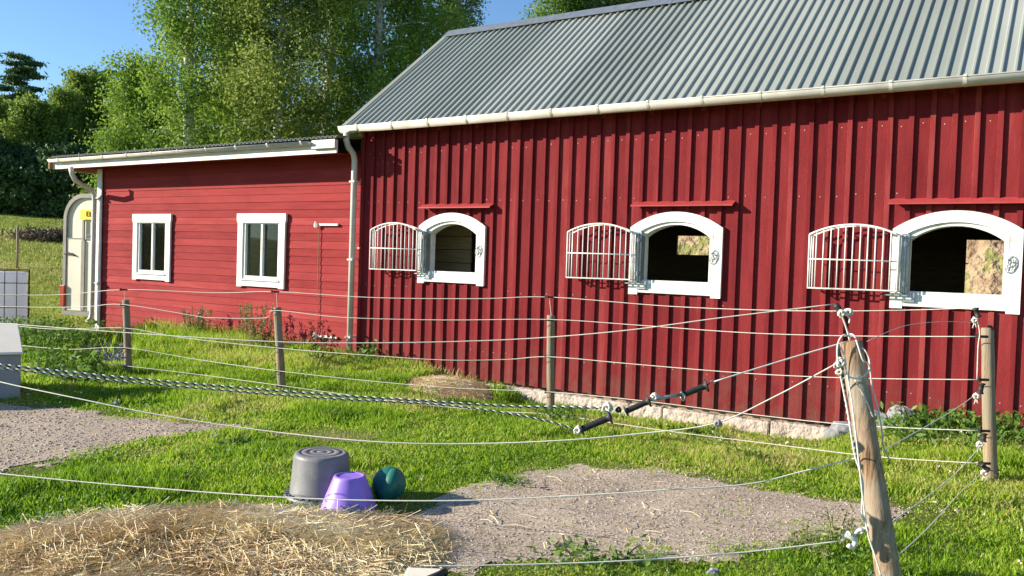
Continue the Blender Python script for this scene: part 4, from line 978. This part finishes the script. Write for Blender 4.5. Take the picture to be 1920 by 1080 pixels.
specs = [
 (352, 26, 15, 1.75, BIRCH, 'tall bright green birch above the left half of the annex', 1, .10),
 (246, 29, 7.0, 1.25, BIRCH, 'lower bushy birch at the left edge of the grove beside the open sky', 2, .05),
 (440, 33, 12, 1.6, BIRCH, 'birch in the shade between the bright tree and the olive tree', 3, .15),
 (520, 25, 12, 1.7, BIRCHD, 'olive green birch rising above the right part of the annex', 4, .10),
 (610, 30, 17, 1.8, BIRCHD, 'dull green birch behind the olive tree left of the barn roof', 5, .12),
 (690, 26, 15, 1.6, BIRCH, 'yellowish birch just left of the barn gable slope', 6, .12),
 (772, 27, 16, 1.4, BIRCH, 'birch with a white trunk showing above the barn roof slope', 7, .18),
 (845, 31, 15.5, .85, BIRCHD, 'birch right beside the blue sky gap above the barn ridge', 8, .15),
 (1035, 33, 13.0, 1.25, BIRCH, 'light birch peeking over the ridge right of the sky gap', 9, .15),
 (1175, 34, 14.5, 2.2, BIRCHD, 'birch half hidden behind the ridge at the top of the photo', 10, .15)]
for px_, Z, H, R, mt, lb, sd_, bs in specs:
    put_tree('birch_tree', tree('b', H, R, 'birch', sd_, 80000, .085, bs), (BARK, mt), tl(px_, Z), lb, 'tree', GB)
put_tree('pine_tree', tree('p', 14.5, 3.2, 'pine', 41, 20000, .16), (PBARK, CONIF), tl(1085, 36), 'dark pine showing over the ridge of the barn roof', 'tree')
# dim trees further behind the grove
GF = 'trees at the edge of the wood'
D0 = tree('d', 11, 2.3, 'birch', 50, 24000, .19, .08); D1 = tree('d', 9, 2.5, 'birch', 51, 24000, .19, .04)
P0 = tree('p', 15, 3.0, 'pine', 52, 15000, .24); S0 = tree('s', 13, 2.6, 'spruce', 53, 17000, .22)
d0 = put_tree('leafy_tree', D0, (PBARK, DECID), tl(118, 53), 'rounded leafy tree just left of the annex roof corner, catching the sun', 'tree', GF, sc=.72)
d1 = put_tree('leafy_tree', D1, (PBARK, DECID), tl(55, 51), 'bright leafy tree in front of the tall pine', 'tree', GF, sc=.78)
p0 = put_tree('pine_tree', P0, (PBARK, CONIF), tl(34, 60), 'tall dark pine standing highest at the far left', 'tree', GF, sc=.71)
s0 = put_tree('spruce_tree', S0, (PBARK, CONIF), tl(178, 58), 'spruce directly above the left corner of the annex roof', 'tree', GF, sc=.66)
D2 = tree('b', 5, 2.4, 'decid', 61, 9000, .22, .02)
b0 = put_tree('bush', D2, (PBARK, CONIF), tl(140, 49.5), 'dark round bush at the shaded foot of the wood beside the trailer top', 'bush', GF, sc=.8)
FT = [(p0, 206, 57, .97, 'pine with a bare trunk next to the birch grove'), (p0, -55, 62, .95, 'pine just outside the left side of the tallest pine'),
 (d0, 158, 55, 1.25, 'tall leafy tree with its top against the sky left of the bare pine'), (d1, 5, 54, 1.05, 'leafy tree at the very left edge of the wood'),
 (s0, 92, 60, .80, 'spruce between the tall pine and the rounded leafy tree'), (d1, 205, 50, .85, 'low leafy tree behind the trailer'),
 (d0, -40, 51, .95, 'leafy tree beyond the left edge of the photo'), (s0, 5, 64, .88, 'spruce behind the leafy tree at the left edge'),
 (d1, 245, 52, .95, 'leafy tree showing under the lower birch'), (d0, 290, 56, 1.1, 'leafy tree dimly visible through the bright birch'),
 (s0, 255, 62, .95, 'spruce behind the lower birch'), (d0, 380, 50, 1.1, 'leafy tree seen through the gap between the first two birches'),
 (d0, 470, 46, 1.15, 'leafy tree behind the olive birch'), (d1, 560, 45, 1.2, 'low leafy tree behind the annex roof'), (s0, 640, 48, 1.05, 'spruce behind the grove left of the barn roof'),
 (d0, 735, 46, 1.15, 'leafy tree low behind the barn gable slope'), (d1, 320, 49.5, .8, 'leafy tree low behind the bright birch'), (b0, 75, 49, 1.1, 'bush at the dark foot of the wood above the brown heap'),
 (b0, 20, 49.5, 1.2, 'bush at the dark foot of the wood above the stake'), (b0, -30, 49, 1.2, 'bush at the foot of the wood left of the photo edge'), (b0, 185, 51, 1.2, 'bush at the foot of the wood behind the downpipe'),
 (s0, 45, 55, .62, 'short spruce in the shade at the foot of the tall pine'), (s0, 120, 57, .75, 'slim spruce behind the rounded leafy tree'), (p0, 130, 66, .82, 'distant pine top between the leafy trees'),
 (d0, 80, 56, .92, 'leafy tree halfway between the tall pine and the annex roof'), (s0, 215, 64, .80, 'dark spruce behind the bare pine'), (d0, -110, 55, 1.0, 'leafy tree further out left of the photo'), (s0, -150, 58, 1.0, 'spruce further out left of the photo')]
for src, px_, Z, sc, lb in FT:
    c = copy_tree(src, tl(px_, Z), random.uniform(0, 6.28), sc*.70, lb, GF)
# forest floor thicket: a dense mass of undergrowth at the wood edge
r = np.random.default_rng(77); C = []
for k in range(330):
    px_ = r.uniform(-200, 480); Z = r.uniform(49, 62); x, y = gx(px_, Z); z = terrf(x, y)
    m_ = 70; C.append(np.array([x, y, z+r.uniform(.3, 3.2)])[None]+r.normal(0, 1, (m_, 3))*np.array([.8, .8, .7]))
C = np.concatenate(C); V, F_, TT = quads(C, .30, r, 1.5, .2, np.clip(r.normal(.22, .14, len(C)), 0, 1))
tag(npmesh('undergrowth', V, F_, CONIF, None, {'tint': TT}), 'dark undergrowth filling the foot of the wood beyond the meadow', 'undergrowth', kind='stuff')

# ------------------------------------------------------------------ grass
def blades(x, y, z, h, wd, tint, rng, lean=.45):
    n = len(x); az = rng.uniform(0, 2*np.pi, n); fa = rng.uniform(0, 2*np.pi, n)
    wx, wy = np.cos(az)*wd*.5, np.sin(az)*wd*.5; ld = rng.uniform(.1, 1, n)*lean*h; lx, ly = np.cos(fa)*ld, np.sin(fa)*ld
    V = np.empty((n, 5, 3))
    V[:, 0] = np.stack([x-wx, y-wy, z], 1); V[:, 1] = np.stack([x+wx, y+wy, z], 1)
    V[:, 2] = np.stack([x+wx*.8+lx*.35, y+wy*.8+ly*.35, z+h*.55], 1); V[:, 3] = np.stack([x-wx*.8+lx*.35, y-wy*.8+ly*.35, z+h*.55], 1)
    V[:, 4] = np.stack([x+lx, y+ly, z+h*.96], 1)
    b = np.arange(n)[:, None]*5
    F1 = np.concatenate([b+np.array([[0, 1, 2]]), b+np.array([[0, 2, 3]]), b+np.array([[3, 2, 4]])], 0)
    return V.reshape(-1, 3), F1, np.repeat(tint, 5)
def sample(n, rmin, rmax, amin, amax, rng, pw=-.25):
    # density ~ r^(pw-1)
    u = rng.random(n); e = pw+1
    rr = (rmin**e+u*(rmax**e-rmin**e))**(1/e); th = rng.uniform(amin, amax, n)
    return -np.sin(th)*rr, np.cos(th)*rr, rr
rg = np.random.default_rng(11)
x, y, rr = sample(960000, 1.8, 17.0, YAW-.95, YAW+.76, rg, -.05)
dg = np.maximum.reduce([sdist(GRAV1, x, y)-.45*(vnoise(x, y, 3)-.5)*1.2-.15*(vnoise(x, y, 12)-.5), sdist(GRAV2, x, y)-.30*(vnoise(x, y, 3.3)-.5)*1.4-.12*(vnoise(x, y, 13)-.5), sdist(GRAV3, x, y)-.35*(vnoise(x+3, y, 5)-.15)])
dh = sdist(HAYP, x, y)+.15*(vnoise(x, y, 5)-.5); dp = np.maximum(sdist(PEBB, x, y), sdist(HEAP, x, y)+.1)
inb = (y > 8.93) & (x > -15.1)
ok = ~inb & (y < 16)
keep = np.clip(1-(dg+.16)/.30, .0, 1)**1.3; keep = np.maximum(keep, .10*(vnoise(x, y, 4.2) > .78)+.012*(vnoise(x, y, 2.2) > .55))
keep *= np.clip(1-(dh+.05)/.14, .004, 1)*np.clip(1-(dp+.02)/.1, .03, 1)
patch = vnoise(x+31, y+17, 1.6)*.6+vnoise(x, y, 5.5)*.4
keep *= np.clip(.15+1.7*patch-.35*sstep(.55, .8, vnoise(x+60, y+9, .8)), .12, 1)
for q, r_ in (((601, 930), .19), ((654, 953), .15)):
    g_ = gr(*q); keep *= (np.hypot(x-g_.x, y-g_.y) > r_)
k = ok & (rg.random(len(x)) < keep); x, y, rr, patch, dg, dh = [v[k] for v in (x, y, rr, patch, dg, dh)]
edge = np.clip(-dg/.5, .25, 1)*np.clip(-dh/.5, .3, 1)
lush = sstep(7.0, 8.3, y)*sstep(-14, -12.3, x)*(1-sstep(-8.6, -7.6, x)) + .45*sstep(8.45, 8.85, y)*(y < 9)
bank = sstep(4.8, 6.2, y)*(1-sstep(-7.0, -5, x))*.8
tuft = sstep(.52, .72, vnoise(x+5, y+80, 2.6))
h = (.014+.018*edge+.024*patch*edge+.080*lush+.040*bank+.040*tuft*edge)*rg.uniform(.5, 1.3, len(x))
h = h*(1+.5*sstep(12, 16, rr))+.10*sstep(12.5, 13.5, rr)*(x<-9)*rg.uniform(.5, 1.2, len(x))
dryz = sstep(.55, .8, vnoise(x+90, y+3, .9))*.22 + .20*np.clip(1+dh/.35, 0, 1) + .12*np.clip(1+dg/.25, 0, 1)+.20*sstep(-5.2, -3.0, x)*sstep(5.4, 6.6, y)*(.4+1.2*vnoise(x, y, 1.5))
yel = .52+.10*bank+.06*lush
tint = np.clip(yel+.35*(vnoise(x+3, y+5, 1.1)-.5)+.22*(vnoise(x, y, 7)-.5)+dryz+rg.normal(0, .13, len(x)), 0, .97)
zz = terr(x, y)-.008
V, F_, T_ = blades(x, y, zz, h, (.0055+.0009*rr)*rg.uniform(.6, 1.3, len(x)), tint, rg, .7)
tag(npmesh('grass', V, F_, GRASS, None, {'tint': T_}), 'bright green lawn grass growing around the gravel and along the barn', 'grass', kind='stuff')
# clover and small broad leaves between the blades
x, y, rr = sample(48000, 2.0, 10.0, YAW-.92, YAW+.66, rg, -.1)
dg = np.maximum.reduce([sdist(GRAV1, x, y), sdist(GRAV2, x, y), sdist(GRAV3, x, y), sdist(HAYP, x, y)])
k = (y < 8.9) & (dg < -.03) & (vnoise(x+7, y+2, 2.3) > .45); x, y = x[k], y[k]
C = np.stack([x, y, terr(x, y)+rg.uniform(.01, .07, len(x))], 1)
V, F_, TT = quads(C, .022, rg, 1.1, 1.6, np.clip(rg.normal(.45, .2, len(x)), 0, 1))
tag(npmesh('clover_leaves', V, F_, WEED, None, {'tint': TT}), 'low broad leaved clover mixed into the lawn', 'clover', kind='stuff')
x, y, rr = sample(900, 3, 12, YAW-.62, YAW+.66, rg, 0)
k = (y < 8.8) & (sdist(GRAV1, x, y) < -.1) & (sdist(GRAV2, x, y) < -.1) & (sdist(HAYP, x, y) < -.1) & (vnoise(x, y, 1.4) > .55); x, y = x[k], y[k]
C = np.stack([x, y, terr(x, y)+.07+rg.uniform(0, .04, len(x))+.12*sstep(7, 8.3, y)*(x < -8)], 1)
C = np.repeat(C, 5, 0)+rg.normal(0, .006, (len(C)*5, 3)); V, F_, TT = quads(C, .016, rg, 1, .5)
tag(npmesh('clover_flowers', V, F_, FLOW, None, {'tint': TT}), 'small white flower heads scattered over the lawn', 'flowers', kind='stuff')
# meadow beyond
x, y, rr = sample(110000, 15.5, 75, YAW+.38, YAW+.72, rg, -.3)
k = -x*.83+y*.556 > 15; x, y, rr = x[k], y[k], rr[k]
h = (.04+.08*vnoise(x, y, .4))*rg.uniform(.5, 1.4, len(x))
V, F_, T_ = blades(x, y, terr(x, y)-.02, h, .007+.0008*rr, np.clip(.15+.75*vnoise(x+9, y, .13)+rg.normal(0, .15, len(x)), 0, 1), rg, .5)
tag(npmesh('meadow_grass', V, F_, MEADG, None, {'tint': T_}), 'yellowed tall grass of the meadow up to the wood', 'grass', kind='stuff')
# hay
def straws(x, y, z, L, wd, tint, rng, flat=.25):
    n = len(x); az = 6*vnoise(x+2, y+6, 1.6)+rng.normal(0, 1.15, n); el_ = rng.normal(0, flat, n); cv = rng.normal(0, .18, n)
    d = np.stack([np.cos(az)*np.cos(el_), np.sin(az)*np.cos(el_), np.sin(el_)], 1); s_ = np.stack([-np.sin(az), np.cos(az), 0*az], 1)
    P_ = np.stack([x, y, z], 1); up_ = np.array([0, 0, 1.])[None]
    V = np.empty((n, 6, 3)); w_ = (wd*.5)[:, None]
    a = P_-d*L[:, None]*.5; b = P_+(s_*cv[:, None]+up_*.07)*L[:, None]; c = P_+d*L[:, None]*.5
    ws = s_*.8+up_*.6
    V[:, 0] = a-ws*w_; V[:, 1] = a+ws*w_; V[:, 2] = b+ws*w_; V[:, 3] = b-ws*w_; V[:, 4] = c+ws*w_; V[:, 5] = c-ws*w_
    i = np.arange(n)[:, None]*6
    return V.reshape(-1, 3), np.concatenate([i+np.array([[0, 1, 2, 3]]), i+np.array([[3, 2, 4, 5]])], 0), np.repeat(tint, 6)
def haypatch(name, P, n, rng, zf, label, Lm=.15, spread=.12, bias=0):
    x0, y0 = P.min(0)-spread; x1, y1 = P.max(0)+spread; y0 = max(y0, 1.6); x0 = max(x0, -9)
    x = rng.uniform(x0, x1, n); y = rng.uniform(y0, y1, n); d = sdist(P, x, y)
    k = rng.random(n) < np.clip((d+spread)/spread, 0, 1)*np.clip(.25+1.3*vnoise(x, y+2, 3.0), 0, 1); x, y, d = x[k], y[k], d[k]
    z = terr(x, y)+zf(x, y)+rng.uniform(0, .028, len(x))*np.clip((d+.1)/.2, .2, 1)
    t = np.clip(.52+bias+.5*(vnoise(x+1, y, 1.9)-.5)+.35*(vnoise(x, y+8, 6)-.5)+rng.normal(0, .17, len(x)), 0, 1)
    V, F_, T_ = straws(x, y, z, Lm*rng.uniform(.25, 1.5, len(x)), .0034*rng.uniform(.5, 1.3, len(x)), t, rng)
    return tag(npmesh(name, V, F_, HAY, None, {'tint': T_}), label, 'hay', kind='stuff')
haypatch('hay', HAYP, 110000, rg, hayz, 'loose dry hay spread over the ground along the bottom left', .19, bias=.16)
heapz = lambda x, y: .025*np.clip(sdist(HEAP, x, y)/.3, 0, 1)*(.4+vnoise(x, y, 5))
tag(sheet('hay_heap_base', HEAP, HAYB, .01, .1, zf=heapz), kind='structure')
haypatch('hay_heap', HEAP, 5000, rg, heapz, 'small flat pile of grey brown hay against the barn wall', .13, .12, .0)
# scattered straws on gravel
x = rg.uniform(-4.2, -.6, 700); y = rg.uniform(2.8, 6, 700); k = (sdist(GRAV2, x, y) > -.1) & (rg.random(700) < np.clip(1.1-(x+3.2)*.6, .1, 1)); x, y = x[k], y[k]
V, F_, T_ = straws(x, y, terr(x, y)+.012, .13*rg.uniform(.4, 1.3, len(x)), .004*np.ones(len(x)), np.clip(rg.normal(.7, .2, len(x)), 0, 1), rg, .04)
tag(npmesh('loose_straws', V, F_, HAY, None, {'tint': T_}), 'single straws lying scattered on the gravel', 'straw', kind='stuff')
# stones: pebble bed and loose gravel
def pebbles(name, P, n, s0, s1, rng, mat, label, kind='stuff', fn=None):
    x0, y0 = P.min(0); x1, y1 = P.max(0); x = rng.uniform(x0, x1, n); y = rng.uniform(y0, y1, n)
    k = (sdist(P, x, y) > -.05) & ~((y > 8.95) & (x > -15.05)) & (y > 1.5); x, y = x[k], y[k]; m_ = len(x)
    base = np.array([[1, 0, 0], [-1, 0, 0], [0, 1, 0], [0, -1, 0], [0, 0, 1], [0, 0, -1]], float)
    fc = np.array([[0, 2, 4], [2, 1, 4], [1, 3, 4], [3, 0, 4], [2, 0, 5], [1, 2, 5], [3, 1, 5], [0, 3, 5]])
    s_ = rng.uniform(s0, s1, m_)[:, None, None]*rng.uniform(.6, 1.3, (m_, 1, 3))*np.array([1, 1, .6])
    a = rng.uniform(0, 6.28, m_); ca, sa = np.cos(a)[:, None], np.sin(a)[:, None]
    B = base[None]*s_+rng.normal(0, .15, (m_, 6, 3))*s_; X_ = B[..., 0]*ca-B[..., 1]*sa; Y_ = B[..., 0]*sa+B[..., 1]*ca
    V = np.stack([X_+x[:, None], Y_+y[:, None], B[..., 2]+terr(x, y)[:, None]+.006+s_[:, 0, 2][:, None]*.3], -1).reshape(-1, 3)
    F_ = (np.arange(m_)[:, None, None]*6+fc[None]).reshape(-1, 3)
    return tag(npmesh(name, V, F_, mat, None, {'tint': np.repeat(rng.random(m_), 6)}), label, 'gravel', kind=kind)
PEBM = leafmat('grey_pebbles', [(0, (.10, .10, .11)), (.6, (.28, .28, .30)), (1, (.48, .47, .47))], .0, .9)
PEBP = leafmat('pink_pebbles', [(0, (.20, .15, .13)), (.6, (.44, .36, .31)), (1, (.66, .58, .52))], .0, .9)
pebbles('pebble_bed', PEBB, 4500, .012, .035, rg, PEBM, 'grey stones heaped round the left corner of the annex')
pebbles('loose_gravel', GRAV2, 9000, .002, .008, rg, PEBP, 'loose pinkish stones on the central gravel patch')
pebbles('path_gravel', GRAV1, 9000, .004, .012, rg, PEBP, 'loose stones on the gravel path at the left')

# ------------------------------------------------------------------ plants along the walls
def plant(name, x, y, h, nst, spread, leaf, mat, label, cat='plant', group=None, style='leafy', seed=0, lean=0):
    R_ = random.Random(seed); r = np.random.default_rng(seed); z0 = terrf(x, y)
    o = empty(name, (x, y, z0), label, cat, group); sm = MB(); C = []; N_ = []
    for s_ in range(nst):
        a = R_.uniform(0, 6.28); d = R_.random()**.5*spread; b = Vector((math.cos(a)*d, math.sin(a)*d*.6, -.02)); hh = h*R_.uniform(.6, 1.1)
        t_ = b+Vector((math.cos(a)*d*.6+lean*hh, math.sin(a)*d*.3, hh)); mid = b.lerp(t_, .5)+Vector((R_.gauss(0, .02), 0, 0))
        pts = sag([b, mid, t_], 4); sm.tube(pts, .0028 if style != 'leafy' else .004, 4, caps=False, t=R_.random())
        if style == 'leafy':
            for i in range(int(9+hh*22)):
                q = pts[min(len(pts)-1, int(R_.random()**.8*len(pts)))]; C.append(np.array(q)+r.normal(0, 1, 3)*np.array([.07, .05, .02]))
        elif style == 'seed':
            for i in range(34):
                q = pts[len(pts)-1].lerp(pts[len(pts)//2], R_.random()); C.append(np.array(q)+r.normal(0, .011, 3))
        else:
            for i in range(26):
                q = pts[-1].lerp(pts[2], R_.random()**1.2); C.append(np.array(q)+r.normal(0, .026, 3))
    C = np.array(C); V, F_, TT = quads(C, leaf, r, 1.9, .8 if style == 'leafy' else 0, np.clip(r.normal(.5, .24, len(C)), 0, 1))
    st = sm.build('stem', mat, None, tint=True); st.parent = o
    npmesh('leaves' if style == 'leafy' else 'seed_head', V, F_, mat, o, {'tint': TT}); return o
def pw(px_, Y): q = atY(px_, 650, Y); return q.x, Y
GWE = 'weeds along the barn wall'
W_ = [(368, 8.65, .62, 26, .20, .026, STRAWG, 'pale feathery grass clump under the left annex window', 'seed'),
 (412, 8.65, .46, 4, .10, .036, DOCK, 'dark red dock plant between the two grass clumps on the annex wall', 'dock'),
 (482, 8.65, .75, 26, .24, .026, STRAWG, 'tall pale feathery grass clump left of the second fence post', 'seed'),
 (506, 8.65, .50, 4, .10, .034, DOCK, 'red dock just left of the second fence post', 'dock'),
 (594, 8.65, .55, 5, .18, .036, DOCK, 'dark red dock in front of the lower strap hinge', 'dock'),
 (620, 8.65, .40, 3, .12, .034, DOCK, 'low red dock right of the lower strap hinge', 'dock'),
 (690, 8.75, .38, 10, .12, .040, WEED, 'green weed at the foot of the white corner downpipe', 'leafy'),
 (335, 8.6, .30, 8, .2, .035, WEED, 'low green weed under the left annex window', 'leafy'),
 (560, 8.4, .26, 10, .25, .040, WEED, 'low dark weed right of the second fence post', 'leafy'),
 (640, 8.3, .28, 16, .35, .045, WEED, 'broad dark weed in front of the annex corner', 'leafy')]
for i, (px_, Y_, h_, ns, sp, lf, mt, lb, stl) in enumerate(W_):
    xx, yy = pw(px_, Y_); plant('wall_weed', xx, yy, h_, ns, sp, lf, mt, lb, 'weed', GWE, stl, 100+i)
NE = [(1708, 8.75, .40, 14, .22, 'nettle bush just right of the leaning post at the wall'), (1752, 8.7, .50, 20, .26, 'tallest nettle bush under the third window'), (1800, 8.7, .40, 20, .26, 'nettle bush left of the rightmost fence post'),
      (1845, 8.5, .34, 18, .24, 'nettle bush directly behind the rightmost fence post'), (1900, 8.7, .42, 20, .28, 'nettle bush at the right edge of the photo'), (1770, 8.3, .25, 22, .35, 'low nettles in front of the tallest bush')]
for i, (px_, Y_, h_, ns, sp, lb) in enumerate(NE):
    q = atY(px_, 800, Y_); plant('nettle_bush', q.x, Y_, h_*.55, ns, sp, .042, WEED, lb, 'nettle', 'nettles along the right of the wall', 'leafy', 200+i)
q = gr(1745, 815)
GP = [(1060, 792, .16, 18, .18, .035, 'dark weed tuft under the lowest gate handle', 'leafy', WEED), (950, 906, .07, 10, .08, .025, 'small green tuft at the edge of the gravel right of the tub shadow', 'leafy', WEED),
      (1560, 1030, .27, 5, .06, .018, 'thin dry weed stalk left of the leaning post foot', 'dock', STRAWG), (1508, 1046, .18, 4, .05, .018, 'shorter dry weed stalk on the gravel edge', 'dock', STRAWG),
      (1420, 868, .14, 12, .14, .03, 'dark weed tuft on the lawn in front of the foundation', 'leafy', WEED), (440, 838, .07, 12, .10, .035, 'dark broad leaved rosette on the lawn left of the tub', 'leafy', WEED),
      (1150, 1056, .07, 22, .22, .03, 'bright clover tuft at the lower edge of the gravel', 'leafy', WEED), (430, 1030, .06, 10, .10, .02, 'small yellow green tuft growing in the hay', 'leafy', STRAWG),
      (110, 700, .28, 24, .40, .06, 'dark weeds in the shadow beside the grey box', 'leafy', WEED), (150, 716, .20, 16, .30, .06, 'dark weeds further right in the box shadow', 'leafy', WEED),
      (1290, 792, .14, 16, .22, .035, 'grassy tuft in front of the concrete foundation', 'leafy', WEED), (1050, 760, .15, 14, .2, .03, 'grass tuft beside the third fence post', 'leafy', WEED)]
for i, (px_, py_, h_, ns, sp, lf, lb, stl, mt) in enumerate(GP):
    p = gr(px_, py_); yy = min(p.y, 8.6); plant('weed_tuft', p.x, yy, h_, ns, sp, lf, mt, lb, 'weed', 'weeds on the lawn', stl, 300+i)
TW = [(60, 12.9), (110, 12.7), (20, 13.0), (140, 12.8), (80, 11.6), (112, 11.4)]
for i, (px_, Z) in enumerate(TW):
    xx, yy = gx(px_, Z); plant('tall_weed', xx, yy, .42, 26, .5, .040, WEED, ['tall weeds in front of the tank cage', 'tall weeds below the trailer', 'tall weeds at the left edge below the tank', 'tall weeds left of the annex downpipe', 'weeds above the pale box lid corner', 'weeds beside the pebble bed'][i], 'weed', 'tall weeds between tank and annex', 'leafy', 400+i)
# brown heap in the meadow
xx, yy = gx(92, 33); r = np.random.default_rng(5); C = r.normal(0, 1, (5000, 3))*np.array([.6, .5, .12])+np.array([0, 0, .12])
V, F_, TT = quads(C, .07, r, 3.5, .3, np.clip(r.normal(.4, .2, 5000), 0, 1))
o = npmesh('brush_heap', V, F_, BRUSH, None, {'tint': TT}); o.location = (xx, yy, terrf(xx, yy)); tag(o, 'low brown heap of brushwood in the middle of the meadow', 'heap')
